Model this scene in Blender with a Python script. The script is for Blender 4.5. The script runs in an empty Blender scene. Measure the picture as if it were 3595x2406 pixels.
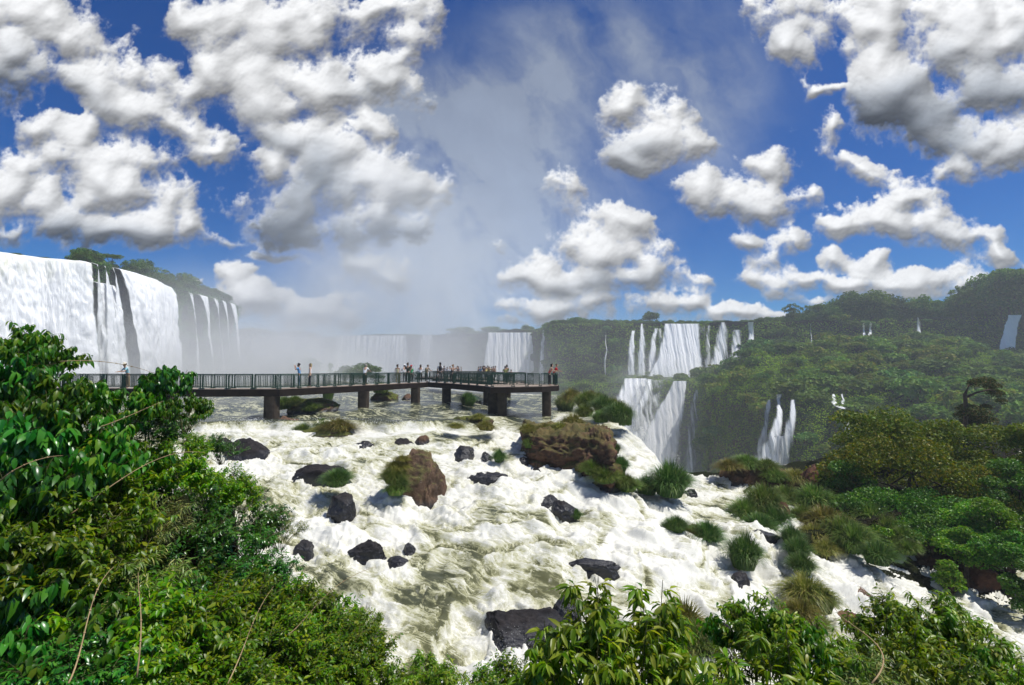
import bpy, math, random
import numpy as np
from mathutils import Vector, Matrix, Euler, Quaternion
R = math.radians
S = bpy.context.scene
COL = S.collection
F_, CX, CY, HZ = 1797.5, 1797.5, 1203.0, 1295.0
PITCH = math.atan((HZ - CY) / F_)
cp, sp = math.cos(PITCH), math.sin(PITCH)

def P(px, py, d):
    """a point at forward distance d seen at photograph position (px, py)"""
    a, b = (px - CX) / F_, (CY - py) / F_
    y, z = cp - b * sp, sp + b * cp
    return Vector((a / y * d, d, z / y * d))

def Pz(px, py, z):
    """a point of height z seen at photograph position (px, py), below the horizon"""
    q = P(px, py, 1.0)
    return q * (z / q.z)

# ---------------------------------------------------------------- noise
_rng = np.random.RandomState(7)
_perm = np.concatenate([_rng.permutation(256)] * 3).astype(np.int32)
_g3 = _rng.normal(size=(256, 3)); _g3 /= np.linalg.norm(_g3, axis=1)[:, None]

def pn3(x, y, z):
    x = np.asarray(x, dtype=np.float64); y = np.asarray(y, dtype=np.float64) + 0 * x; z = np.asarray(z, dtype=np.float64) + 0 * x
    xi, yi, zi = np.floor(x).astype(int), np.floor(y).astype(int), np.floor(z).astype(int)
    xf, yf, zf = x - xi, y - yi, z - zi
    u, v, w = xf**3 * (xf * (xf * 6 - 15) + 10), yf**3 * (yf * (yf * 6 - 15) + 10), zf**3 * (zf * (zf * 6 - 15) + 10)
    out = 0
    for dx in (0, 1):
        for dy in (0, 1):
            for dz in (0, 1):
                h = _perm[_perm[_perm[(xi + dx) & 255] + ((yi + dy) & 255)] + ((zi + dz) & 255)]
                g = _g3[h]
                d = g[..., 0] * (xf - dx) + g[..., 1] * (yf - dy) + g[..., 2] * (zf - dz)
                out = out + d * (u if dx else 1 - u) * (v if dy else 1 - v) * (w if dz else 1 - w)
    return out * 1.5

_g2 = _rng.normal(size=(256, 2)); _g2 /= np.linalg.norm(_g2, axis=1)[:, None]
_g2 = _g2.astype(np.float32)
def pn2(x, y):
    x = np.asarray(x, dtype=np.float32); y = np.asarray(y, dtype=np.float32)
    xi, yi = np.floor(x).astype(np.int32), np.floor(y).astype(np.int32)
    xf, yf = x - xi, y - yi
    u, v = xf * xf * (3 - 2 * xf), yf * yf * (3 - 2 * yf)
    xi &= 255; yi &= 255
    def c(dx, dy):
        h = _perm[_perm[xi + dx] + yi + dy]
        return _g2[h, 0] * (xf - dx) + _g2[h, 1] * (yf - dy)
    a, b = c(0, 0), c(0, 1)
    a = a + (c(1, 0) - a) * u; b = b + (c(1, 1) - b) * u
    return (a + (b - a) * v) * np.float32(1.5)

def fbm2(x, y, o=5, g=.5, l=2.03, fn=None):
    a, s, t = 1., 0., 0.
    for i in range(o):
        n = pn2(x, y)
        s = s + a * (n if fn is None else fn(n)); t += a
        x, y, a = x * l + 17.3, y * l - 9.1, a * g
    return s / t

def fbm3(x, y, z, o=4, g=.5, fn=None):
    a, s, t = 1., 0., 0.
    for i in range(o):
        n = pn3(x, y, z)
        s = s + a * (n if fn is None else fn(n)); t += a
        x, y, z, a = x * 2.03 + 7.3, y * 2.03 - 9.1, z * 2.03 + 3.7, a * g
    return s / t

def sst(a, b, x):
    t = np.clip((x - a) / (b - a), 0, 1)
    return t * t * (3 - 2 * t)

# ---------------------------------------------------------------- objects
def tag(o, label=None, cat=None, group=None, kind=None):
    if label: o['label'] = label
    if cat: o['category'] = cat
    if group: o['group'] = group
    if kind: o['kind'] = kind
    return o

def empty(name, loc=(0, 0, 0), rz=0., label=None, cat=None, group=None):
    o = bpy.data.objects.new(name, None)
    o.empty_display_size = .2
    o.location = loc; o.rotation_euler = (0, 0, rz)
    COL.objects.link(o)
    return tag(o, label, cat, group)

def mesh_np(name, V, faces, mats=(), smooth=False, parent=None, attrs=None, mat_idx=None, loc=None):
    """V (n,3); faces: (m,k) int array or list of such arrays"""
    me = bpy.data.meshes.new(name)
    V = np.asarray(V, dtype=np.float32)
    if not isinstance(faces, (list, tuple)): faces = [faces]
    faces = [np.asarray(f, dtype=np.int32) for f in faces if len(f)]
    me.vertices.add(len(V)); me.vertices.foreach_set('co', V.ravel())
    loops = np.concatenate([f.ravel() for f in faces])
    tot = np.concatenate([np.full(len(f), f.shape[1], dtype=np.int32) for f in faces])
    me.loops.add(len(loops)); me.loops.foreach_set('vertex_index', loops)
    me.polygons.add(len(tot))
    me.polygons.foreach_set('loop_start', np.concatenate([[0], np.cumsum(tot)[:-1]]).astype(np.int32))
    me.polygons.foreach_set('loop_total', tot)
    me.update(calc_edges=True)
    for m in (mats if isinstance(mats, (list, tuple)) else [mats]): me.materials.append(m)
    if mat_idx is not None: me.polygons.foreach_set('material_index', np.asarray(mat_idx, dtype=np.int32))
    me.polygons.foreach_set('use_smooth', np.full(len(tot), bool(smooth)))
    for k, a in (attrs or {}).items():
        a = np.asarray(a, dtype=np.float32)
        if a.ndim == 1:
            at = me.attributes.new(k, 'FLOAT', 'POINT'); at.data.foreach_set('value', a)
        else:
            at = me.attributes.new(k, 'FLOAT_COLOR', 'POINT')
            at.data.foreach_set('color', np.concatenate([a, np.ones((len(a), 1))], 1).astype(np.float32).ravel())
    o = bpy.data.objects.new(name, me); COL.objects.link(o)
    if parent is not None: o.parent = parent
    if loc is not None: o.location = loc
    return o

def grid_faces(nr, nc):
    i = np.arange(nr - 1)[:, None] * nc + np.arange(nc - 1)[None, :]
    i = i.ravel()
    return np.stack([i, i + 1, i + nc + 1, i + nc], 1)

class MB:
    """collects shapes and links them as one mesh"""
    def __init__(s): s.V = []; s.Q = []; s.T = []; s.n = 0
    def add(s, V, Q=None, T=None):
        V = np.asarray(V, dtype=float)
        if Q is not None and len(Q): s.Q.append(np.asarray(Q) + s.n)
        if T is not None and len(T): s.T.append(np.asarray(T) + s.n)
        s.V.append(V); s.n += len(V)
    def box(s, c, size, rz=0., rot=None):
        hx, hy, hz = [q / 2 for q in size]
        v = np.array([(x, y, z) for x in (-hx, hx) for y in (-hy, hy) for z in (-hz, hz)])
        M = rot if rot is not None else Matrix.Rotation(rz, 3, 'Z')
        v = v @ np.array(M).T + np.array(c)
        s.add(v, [(0, 1, 3, 2), (4, 6, 7, 5), (0, 4, 5, 1), (2, 3, 7, 6), (0, 2, 6, 4), (1, 5, 7, 3)])
    def bar(s, a, b, w, h=None):
        a, b = Vector(a), Vector(b); d = b - a
        h = w if h is None else h
        q = d.to_track_quat('X', 'Z').to_matrix()
        s.box((a + b) / 2, (d.length, w, h), rot=q)
    def tube(s, pts, rad, n=6, cap=True):
        pts = [Vector(p) for p in pts]; k = len(pts)
        rad = rad if hasattr(rad, '__len__') else [rad] * k
        V = []
        for i, p in enumerate(pts):
            t = (pts[min(i + 1, k - 1)] - pts[max(i - 1, 0)]).normalized()
            u = t.cross(Vector((0, 0, 1)) if abs(t.z) < .95 else Vector((1, 0, 0))).normalized(); w = t.cross(u)
            for j in range(n):
                a = 2 * math.pi * j / n
                V.append(p + (u * math.cos(a) + w * math.sin(a)) * rad[i])
        Q = [(i * n + j, i * n + (j + 1) % n, (i + 1) * n + (j + 1) % n, (i + 1) * n + j) for i in range(k - 1) for j in range(n)]
        V = [tuple(v) for v in V]; T = []
        if cap:
            V += [tuple(pts[0]), tuple(pts[-1])]
            m = k * n
            T = [(m, (j + 1) % n, j) for j in range(n)] + [(m + 1, (k - 1) * n + j, (k - 1) * n + (j + 1) % n) for j in range(n)]
        s.add(V, Q, T)
    def build(s, name, mats, parent=None, smooth=False, attrs=None, loc=None):
        V = np.concatenate(s.V)
        fs = []
        if s.Q: fs.append(np.concatenate(s.Q))
        if s.T: fs.append(np.concatenate(s.T))
        return mesh_np(name, V, fs, mats, smooth, parent, attrs, loc=loc)

_kids = {}
def copy_tree(o, parent=None):
    c = o.copy(); COL.objects.link(c); c.parent = parent
    for ch in _kids.get(o.name, ()): copy_tree(ch, c)
    return c
def proto(root, *ch): _kids[root.name] = list(ch); return root

# ---------------------------------------------------------------- materials
class NT:
    def __init__(s, tree): s.t = tree; s.n = tree.nodes; s.l = tree.links
    def new(s, typ, **kw):
        n = s.n.new(typ)
        for k, v in kw.items():
            if k.startswith('i_'):
                key = k[2:]
                key = int(key) if key.isdigit() else key.replace('_', ' ')
                s.put(n.inputs[key], v)
            else: setattr(n, k, v)
        return n
    def put(s, sock, v):
        if isinstance(v, bpy.types.NodeSocket): s.l.new(v, sock)
        elif isinstance(v, bpy.types.Node): s.l.new(v.outputs[0], sock)
        else: sock.default_value = v
    def math(s, op, a, b=0., c=None, clamp=False):
        n = s.n.new('ShaderNodeMath'); n.operation = op; n.use_clamp = clamp
        s.put(n.inputs[0], a); s.put(n.inputs[1], b)
        if c is not None: s.put(n.inputs[2], c)
        return n.outputs[0]
    def vm(s, op, a, b=None, scale=None):
        n = s.n.new('ShaderNodeVectorMath'); n.operation = op
        s.put(n.inputs[0], a)
        if b is not None: s.put(n.inputs[1], b)
        if scale is not None: s.put(n.inputs['Scale'], scale)
        return n
    def noise(s, vec, scale, detail=4., rough=.55, dist=0.):
        n = s.n.new('ShaderNodeTexNoise')
        if vec is not None: s.l.new(vec, n.inputs['Vector'])
        n.inputs['Scale'].default_value = scale; n.inputs['Detail'].default_value = detail
        n.inputs['Roughness'].default_value = rough; n.inputs['Distortion'].default_value = dist
        return n.outputs[0]
    def ramp(s, fac, stops):
        n = s.n.new('ShaderNodeValToRGB'); s.put(n.inputs[0], fac)
        e = n.color_ramp.elements
        while len(e) > 1: e.remove(e[0])
        e[0].position = stops[0][0]; e[0].color = (*stops[0][1], 1) if len(stops[0][1]) == 3 else stops[0][1]
        for p, c in stops[1:]:
            k = e.new(p); k.color = (*c, 1)
        return n.outputs[0]
    def mapr(s, v, a, b, c=0., d=1.):
        n = s.n.new('ShaderNodeMapRange'); n.clamp = True
        s.put(n.inputs[0], v); n.inputs[1].default_value = a; n.inputs[2].default_value = b; n.inputs[3].default_value = c; n.inputs[4].default_value = d
        return n.outputs[0]
    def mix(s, fac, a, b, typ='MIX'):
        n = s.n.new('ShaderNodeMix'); n.data_type = 'RGBA'; n.blend_type = typ
        s.put(n.inputs[0], fac)
        s.put(n.inputs[6], a if not isinstance(a, tuple) else (*a, 1)[:4]); s.put(n.inputs[7], b if not isinstance(b, tuple) else (*b, 1)[:4])
        return n.outputs[2]

def mat(name):
    m = bpy.data.materials.new(name); m.use_nodes = True
    nt = NT(m.node_tree); m.node_tree.nodes.clear()
    out = nt.new('ShaderNodeOutputMaterial')
    b = nt.new('ShaderNodeBsdfPrincipled')
    nt.l.new(b.outputs[0], out.inputs[0])
    return m, nt, b, out

def plain(name, c, rough=.6, spec=.3, metal=0., var=0.15, vs=3., bump=0., bs=40.):
    m, nt, b, out = mat(name)
    tc = nt.new('ShaderNodeTexCoord').outputs['Object']
    n = nt.noise(tc, vs, 5)
    col = nt.mix(nt.mapr(n, .3, .7), tuple(q * (1 - var) for q in c), tuple(min(1, q * (1 + var)) for q in c))
    nt.put(b.inputs['Base Color'], col)
    b.inputs['Roughness'].default_value = rough; b.inputs['Specular IOR Level'].default_value = spec; b.inputs['Metallic'].default_value = metal
    if bump:
        bp = nt.new('ShaderNodeBump', i_Strength=bump, i_Distance=.02); nt.put(bp.inputs['Height'], nt.noise(tc, bs, 4)); nt.put(b.inputs['Normal'], bp.outputs[0])
    return m

LEAFGAIN = 2.0
def leafmat(name, c1, c2, c3=None, rough=.45, trans=.35, spec=.4, scale=.6):
    """foliage: colour varies leaf by leaf; part of the light passes through"""
    m, nt, b, out = mat(name)
    geo = nt.new('ShaderNodeNewGeometry'); oi = nt.new('ShaderNodeObjectInfo')
    tc = nt.new('ShaderNodeTexCoord').outputs['Object']
    rnd = geo.outputs['Random Per Island']
    stops = [(0., c1), (.55, c2)] + ([(.97, c3)] if c3 else [(1., c2)])
    col = nt.ramp(rnd, [(p_, tuple(min(1., q * LEAFGAIN) for q in c_)) for p_, c_ in stops])
    cl = nt.noise(nt.vm('ADD', tc, nt.vm('SCALE', oi.outputs['Location'], scale=.37)).outputs[0], scale, 3)
    col = nt.mix(nt.mapr(cl, .40, .68, 0., .5), col, tuple(q * .5 + .5 * w for q, w in zip(c1, (.02, .05, .01))))
    hs = nt.new('ShaderNodeHueSaturation', i_Saturation=1.12); nt.put(hs.inputs['Color'], col)
    nt.put(hs.inputs['Value'], nt.mapr(oi.outputs['Random'], 0, 1, .7, 1.25)); nt.put(hs.inputs['Hue'], nt.mapr(oi.outputs['Random'], 0, 1, .485, .512))
    nt.put(b.inputs['Base Color'], hs.outputs[0])
    b.inputs['Roughness'].default_value = rough; b.inputs['Specular IOR Level'].default_value = spec
    if trans > 0:
        tr = nt.new('ShaderNodeBsdfTranslucent')
        nt.put(tr.inputs[0], nt.mix(1., hs.outputs[0], (1.25, 1.2, .45), 'MULTIPLY'))
        mx = nt.new('ShaderNodeMixShader', i_0=trans)
        nt.l.new(b.outputs[0], mx.inputs[1]); nt.l.new(tr.outputs[0], mx.inputs[2]); nt.l.new(mx.outputs[0], out.inputs[0])
    return m
# ================================================================ camera, sun, sky
cam_d = bpy.data.cameras.new('camera'); cam = bpy.data.objects.new('camera', cam_d); COL.objects.link(cam)
cam_d.sensor_width = 36; cam_d.lens = 36 * F_ / 3595; cam_d.clip_start = .05; cam_d.clip_end = 20000
cam.rotation_euler = (math.pi / 2 + PITCH, 0, 0); S.camera = cam

SUN = Vector((.50, -.10, 1.0)).normalized()
elev, az = math.asin(SUN.z), math.atan2(SUN.x, SUN.y)
sl = bpy.data.lights.new('sun', 'SUN'); sl.energy = 4.2; sl.angle = R(.53); sl.color = (1, .965, .9)
so = bpy.data.objects.new('sun', sl); COL.objects.link(so); so.rotation_euler = SUN.to_track_quat('Z', 'Y').to_euler()

# clouds: where each lies in the sky, as tangents (x/y, z/y) of its direction
def cloud_map():
    W, H = 1536, 675
    U0, U1, V0, V1 = -1.16, 1.16, -.06, .96
    u = np.linspace(U0, U1, W)[None, :].repeat(H, 0).astype(np.float32); v = np.linspace(V0, V1, H)[:, None].repeat(W, 1).astype(np.float32)
    # wander the coordinates so no outline stays an ellipse
    s = 1.0
    wu = fbm2(u * 6, v * 6, 7, .6); wv = fbm2(u * 6 + 31, v * 6 + 12, 7, .6)
    x, y = u + .058 * wu, v + .052 * wv
    def D(px, py):
        q = P(px * 1.5344, py * 1.5344, 1.)
        return q.x, q.z
    # (cx, cy, rx, ry, turn, amount, base grey 0..1)
    C = [(20,150,95,105,0,1,.75),(90,40,150,75,20,1,.3),(190,120,115,80,40,1,.25),(270,210,120,75,45,1,.35),(385,240,75,105,-38,1,.35),(460,320,95,42,35,.9,.2),
     (140,320,95,65,0,1,.15),(40,440,120,95,10,1,.3),(230,420,170,110,10,1,.35),(390,480,90,85,0,1,.15),(250,525,235,45,3,1,.75),(445,505,40,65,0,1,.2),(130,500,150,60,0,1,.5),
     (425,45,55,50,0,1,0),(540,80,140,115,20,1,.35),(680,60,140,100,0,1,.3),(500,165,75,80,20,1,.1),(620,210,140,100,20,1,.25),(745,215,95,115,0,1,.2),(660,310,110,60,15,1,.8),(850,295,60,48,0,1.1,0),
     (740,390,150,80,0,1,.85),(860,400,110,85,20,1.1,.1),(625,375,60,48,0,1,.1),(690,485,135,68,0,1,1.),(850,505,150,58,5,1,.95),(950,440,75,75,0,.8,.4),
     (935,60,85,60,25,.85,.25),(830,30,90,45,0,.8,.3),(880,180,110,80,10,.75,.5),
     (1500,300,110,80,10,1,.6),(1435,250,60,55,0,1,.1),(1470,355,95,45,0,1,.4),(1600,345,62,36,15,.9,.3),(1560,270,50,40,0,.9,.1),
     (1700,450,135,55,5,1,.3),(1765,388,50,42,0,1.05,0),(1625,430,60,42,0,1,.1),(1710,490,100,40,0,1,.6),(1830,440,45,30,0,.8,.2),
     (1290,430,62,52,20,.8,.5),(1400,560,125,85,10,1,.3),(1435,500,65,45,0,1.05,0),(1480,625,85,42,10,1,.6),(1230,630,90,50,0,.75,.4),(1350,640,130,50,0,.9,.7),(1340,700,90,32,0,.7,.2),
     (2010,60,80,85,0,1.05,0),(2060,200,125,110,0,1.1,.9),(2230,90,180,130,0,1.1,.5),(2120,250,120,75,0,1.1,1.),(2300,200,140,90,0,1.,.8),
     (1800,30,110,60,0,.9,.5),(1815,110,55,60,0,.95,.2),(1880,207,38,18,-10,.8,0),(1895,295,42,45,10,.85,.1),(1950,355,48,38,20,.65,.1),(2010,395,45,42,0,.7,.1),
     (2320,310,80,80,0,1,.4),(2240,340,90,40,-20,.9,.4),(2180,300,110,60,0,1,.8),(2010,130,90,80,0,1.05,.2),(1850,60,120,60,0,.85,.4),(2200,392,120,36,-8,1,.3),(2290,370,90,45,0,1,.6),(2130,305,50,22,0,.6,.2),
     (2060,505,165,38,4,1,.4),(2085,462,75,36,0,1.05,0),(2190,545,110,35,6,1,.5),(1925,522,75,25,0,.95,.3),
     (1735,565,75,30,10,.8,.3),(1815,545,35,25,0,.7,.1),(1760,615,60,28,15,.75,.4),(1820,630,55,20,0,.7,.3),(1930,592,70,32,0,.9,.2),(2010,605,60,35,0,.9,.2),(2130,638,80,34,0,1.1,0),(2050,655,120,28,0,.9,.5),(2275,600,85,30,0,1,0),(2000,660,110,34,0,1,.2),(2140,665,110,30,0,1,.1),(1925,655,60,30,0,1,.1),(1740,650,70,26,0,.8,.3),(1560,650,70,22,0,.6,.3),(1480,700,90,26,0,.8,.3),(1240,700,90,34,0,.8,.4),(1960,650,70,25,0,.8,.3),
     (550,625,46,40,0,1.05,0),(620,690,95,48,12,1,.4),(700,715,110,42,5,.9,.5),(560,690,70,40,0,.9,.3),(838,608,70,30,0,1.05,0),(870,640,110,32,0,.8,.5),(640,574,62,13,2,.65,.3),(520,540,30,12,0,.6,0),(790,690,50,28,0,.8,.1),
     (1565,690,60,24,0,.8,.1),(1660,715,80,20,0,.8,.2),(1850,690,60,14,0,.6,.2),(1780,680,50,15,0,.6,.2),(1170,738,30,9,0,.8,0),(445,645,25,12,0,.9,0),(1700,735,200,16,0,.6,.3)]
    Fm = np.full(u.shape, -1.2); grey = np.zeros_like(u); ws = np.full(u.shape, 1e-6)
    for (cx, cy, rx, ry, tn, am, gb) in C:
        cu, cv = D(cx, cy); ru, rv = rx / 1171.5, ry / 1171.5
        a = -R(tn); dx, dy = x - cu, y - cv
        ex, ey = (dx * math.cos(a) + dy * math.sin(a)) / ru, (-dx * math.sin(a) + dy * math.cos(a)) / rv
        r2 = ex * ex + ey * ey
        f = am * (1 - .93 * r2) - (1 - am) * .50
        w = np.exp(-r2 * 1.6)
        lo = 1 / (1 + np.exp((ey + .25) * 3.2))       # lower half of a cloud is its shaded base
        grey += w * gb * (.25 + .75 * lo); ws += w
        k = 7.                                        # smooth maximum
        Fm = np.maximum(Fm, f) + .10 * np.exp(-k * np.abs(Fm - f))
    grey /= ws
    big = fbm2(u * 9 + .5 * wu, v * 10 + .5 * wv, 7, .60, fn=np.abs)     # billows
    fr = fbm2(u * 15, v * 15, 8, .64)
    wp = fbm2(u * 30 + 3 * wu, v * 26 + 3 * wv, 6, .65)
    soft = sst(-.25, .35, fbm2(u * 5 + 9, v * 5, 3))    # some edges are crisp, others trail off
    G = Fm + .95 * (big - .27) + (1.0 + 1.0 * soft) * fr
    blur0 = lambda a: .25 * (a + np.roll(a, 1, 0) + np.roll(a, 1, 1) + np.roll(np.roll(a, 1, 0), 1, 1))
    Hh = 1.25 * (1 - np.exp(-1.0 * np.clip(G + .2, 0, None))) + .42 * blur0(big) + .05 * fr
    gy, gx = np.gradient(Hh, v[1, 0] - v[0, 0], u[0, 1] - u[0, 0])
    def box(a, r):
        p = np.pad(a.astype(np.float64), r + 1, mode='edge')
        c = p.cumsum(0); c = c[2 * r + 1:] - c[:-2 * r - 1]
        c = c.cumsum(1); c = c[:, 2 * r + 1:] - c[:, :-2 * r - 1]
        return (c[:a.shape[0], :a.shape[1]] / (2 * r + 1) ** 2).astype(np.float32)
    def blur(a, r, n=2):
        for _ in range(n): a = box(a, r)
        return a
    g1x, g1y = blur(gx, 1, 1), blur(gy, 1, 1); g2x, g2y = blur(g1x, 8), blur(g1y, 8)
    lx, ly, lz = -.2, .66, .72
    def lam(gx, gy, k):
        nz = 1 / np.sqrt(1 + (k * gx) ** 2 + (k * gy) ** 2)
        return np.clip((-k * gx * lx - k * gy * ly + lz) * nz, 0, 1.2)
    bot = sst(-1.5, 3.0, g2y)
    sf = np.clip(.55 * soft + .6 * bot, 0, 1)
    cov = sst(-.14 - .30 * sf, .26 + .75 * sf, G + (.30 + .6 * sf) * wp) * .97
    lit = .30 * lam(g1x, g1y, .017) + .70 * lam(g2x, g2y, .11)
    thin = sst(-.15, .6, G)
    gb = blur(grey + .25 * fr + .1 * wu, 10)
    deep = sst(.14, .78, gb) * thin
    tone = (.38 + .80 * lit) * (1 - .60 * deep) - .06 * thin * deep
    tone = tone + .05 * sst(.3, -.1, G)
    tone = tone * (1 + .10 * (big - .3))
    # torn veils of spray blown up from the gorge
    veil = np.zeros_like(u)
    for (cx, cy, rx, ry, tn, am) in [(1000,230,190,85,20,.8),(1080,330,150,190,25,.85),(1060,520,190,190,5,.95),(1020,700,360,150,0,.9),(1250,170,150,150,60,.6),(1600,130,150,170,70,.6),(1420,90,110,110,0,.35),(1180,450,190,160,0,.6),(1650,290,110,120,0,.45),(900,250,150,60,20,.7),(1300,30,120,60,0,.4),(1380,330,280,260,0,.35)]:
        cu, cv = D(cx, cy); a = -R(tn); dx, dy = u + .02 * wu - cu, v + .02 * wv - cv
        ex, ey = (dx * math.cos(a) + dy * math.sin(a)) / (rx / 1171.5), (-dx * math.sin(a) + dy * math.cos(a)) / (ry / 1171.5)
        veil = veil + am * np.exp(-(ex * ex + ey * ey) * 1.0)
    st = fbm2((u + .5 * v) * 7 + .35 * wu, (v - .3 * u) * 4.5 + .3 * wv, 7, .58)
    veil = np.clip(veil * (.66 + 1.15 * st), 0, .9) * .85
    a = 1 - (1 - cov) * (1 - veil)
    vt = .63 + .30 * sst(.7, 0, v) + .12 * st
    tone = (tone * cov + vt * veil * (1 - cov)) / np.maximum(a, 1e-4)
    warm = cov / np.maximum(a, 1e-4)
    px = np.stack([tone, warm, deep, a], -1).astype(np.float32)
    # fade at the map's own edges
    e = sst(U0, U0 + .06, u) * sst(U1, U1 - .06, u) * sst(V1, V1 - .05, v)
    px[..., 3] *= e
    im = bpy.data.images.new('cloud_cover', W, H, alpha=True, float_buffer=True)
    im.colorspace_settings.name = 'Non-Color'
    im.alpha_mode = 'CHANNEL_PACKED'
    im.pixels.foreach_set(px.ravel()); im.pack()
    return im, (U0, U1, V0, V1)

w = bpy.data.worlds.new('World'); S.world = w; w.use_nodes = True
nt = NT(w.node_tree); nt.n.clear()
out = nt.new('ShaderNodeOutputWorld'); bg = nt.new('ShaderNodeBackground')
nt.l.new(bg.outputs[0], out.inputs[0])
sky = nt.new('ShaderNodeTexSky', sky_type='NISHITA', sun_disc=False, sun_elevation=elev, sun_rotation=az, altitude=1500, air_density=1., dust_density=.6, ozone_density=3.)
SKYS = .10
d = nt.new('ShaderNodeTexCoord').outputs['Generated']
sep = nt.new('ShaderNodeSeparateXYZ'); nt.l.new(d, sep.inputs[0])
yy = nt.math('MAXIMUM', sep.outputs[1], .02)
uu, vv = nt.math('DIVIDE', sep.outputs[0], yy), nt.math('DIVIDE', sep.outputs[2], yy)
im, (U0, U1, V0, V1) = cloud_map()
cmb = nt.new('ShaderNodeCombineXYZ')
nt.put(cmb.inputs[0], nt.math('DIVIDE', nt.math('SUBTRACT', uu, U0), U1 - U0)); nt.put(cmb.inputs[1], nt.math('DIVIDE', nt.math('SUBTRACT', vv, V0), V1 - V0))
ti = nt.new('ShaderNodeTexImage', image=im, extension='CLIP', interpolation='Cubic'); nt.l.new(cmb.outputs[0], ti.inputs[0])
front = nt.math('GREATER_THAN', sep.outputs[1], .05)
ca = nt.math('MULTIPLY', ti.outputs[1], front)
sc = nt.new('ShaderNodeSeparateColor'); nt.l.new(ti.outputs[0], sc.inputs[0])
# sky blue, deepened as the polarised photograph shows it
hs = nt.new('ShaderNodeHueSaturation', i_Saturation=1.35, i_Value=.62, i_Hue=.504); nt.l.new(sky.outputs[0], hs.inputs['Color'])
gm = nt.new('ShaderNodeGamma', i_Gamma=1.0); nt.l.new(hs.outputs[0], gm.inputs[0])
# cloud colour = its tone x sunlight white; veils are bluer
CB = 6.9
ccol = nt.mix(sc.outputs[1], (.72, .83, 1.0), (.985, .99, .995))
ccol = nt.mix(nt.math('MULTIPLY', sc.outputs[2], .9), ccol, (.70, .83, 1.0))
tone = nt.math('MULTIPLY', nt.math('POWER', nt.math('MAXIMUM', sc.outputs[0], 0.), 1.55), CB)
cc = nt.vm('SCALE', ccol, scale=tone).outputs[0]
# loose clouds over the rest of the sky (behind and above the camera)
on = nt.noise(d, 3.2, 5, .6)
oa = nt.math('MULTIPLY', nt.mapr(on, .52, .64), nt.math('SUBTRACT', 1., nt.math('MULTIPLY', front, nt.math('MULTIPLY', nt.math('LESS_THAN', nt.math('ABSOLUTE', uu), 1.14), nt.math('LESS_THAN', vv, .94)))))
blue = nt.mix(1., gm.outputs[0], (.30, .86, 1.22), 'MULTIPLY')
base = nt.mix(oa, blue, (CB * .6, CB * .6, CB * .6))
nt.put(bg.inputs[0], nt.mix(ca, base, cc))
bg.inputs[1].default_value = SKYS
w.cycles.sampling_method = 'MANUAL'; w.cycles.sample_map_resolution = 512

S.view_settings.view_transform = 'Standard'; S.view_settings.look = 'None'; S.view_settings.gamma = 1; S.view_settings.use_curve_mapping = False
S.view_settings.exposure = 0.32
cy = S.cycles
cy.max_bounces = 6; cy.diffuse_bounces = 2; cy.glossy_bounces = 2; cy.transmission_bounces = 4; cy.transparent_max_bounces = 16; cy.volume_bounces = 2
cy.use_adaptive_sampling = True; cy.adaptive_threshold = .02; cy.caustics_reflective = False; cy.caustics_refractive = False
cy.use_denoising = True; cy.sample_clamp_indirect = 6.
# ================================================================ water
ROCKS_AT = [(1455,1752,215,190),(1125,1700,250,72),(1190,1795,100,66),(1650,1528,185,78),(1135,1538,205,50),(1010,1503,115,46),(850,1618,190,88),(770,1585,110,50),(1275,1580,75,34),(1410,1585,170,52),(1480,1562,62,36),(1628,1600,76,36),(1708,1622,72,40),(1842,1640,60,42),(1895,1685,50,50),(1710,1698,180,40),(1920,1778,95,38),(1990,1815,110,52),(1285,1978,160,80),(1062,1960,75,62),(1190,1905,90,24),(1435,1945,55,38),(1390,1985,80,26),(1790,2262,300,118),(1990,2170,120,60),(2080,2000,210,36),(2430,1748,60,34),(2690,1712,240,88),(2600,1705,120,60),(2850,1745,90,130),(2800,1735,130,50),(2757,1818,52,58),(2900,1812,100,56),(2690,1895,130,30),(3240,1985,170,112),(3205,1998,120,28),(3345,2040,170,76),(3480,2070,190,110),(3420,1930,90,110),(3560,2090,120,60),(3080,1965,60,60),(3040,2130,210,62),(2990,2225,150,58),(2780,2310,150,85),(2550,2260,110,70),(2610,2070,80,60)]     # (px, foot py, w, h) of the rocks the water breaks on
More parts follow.
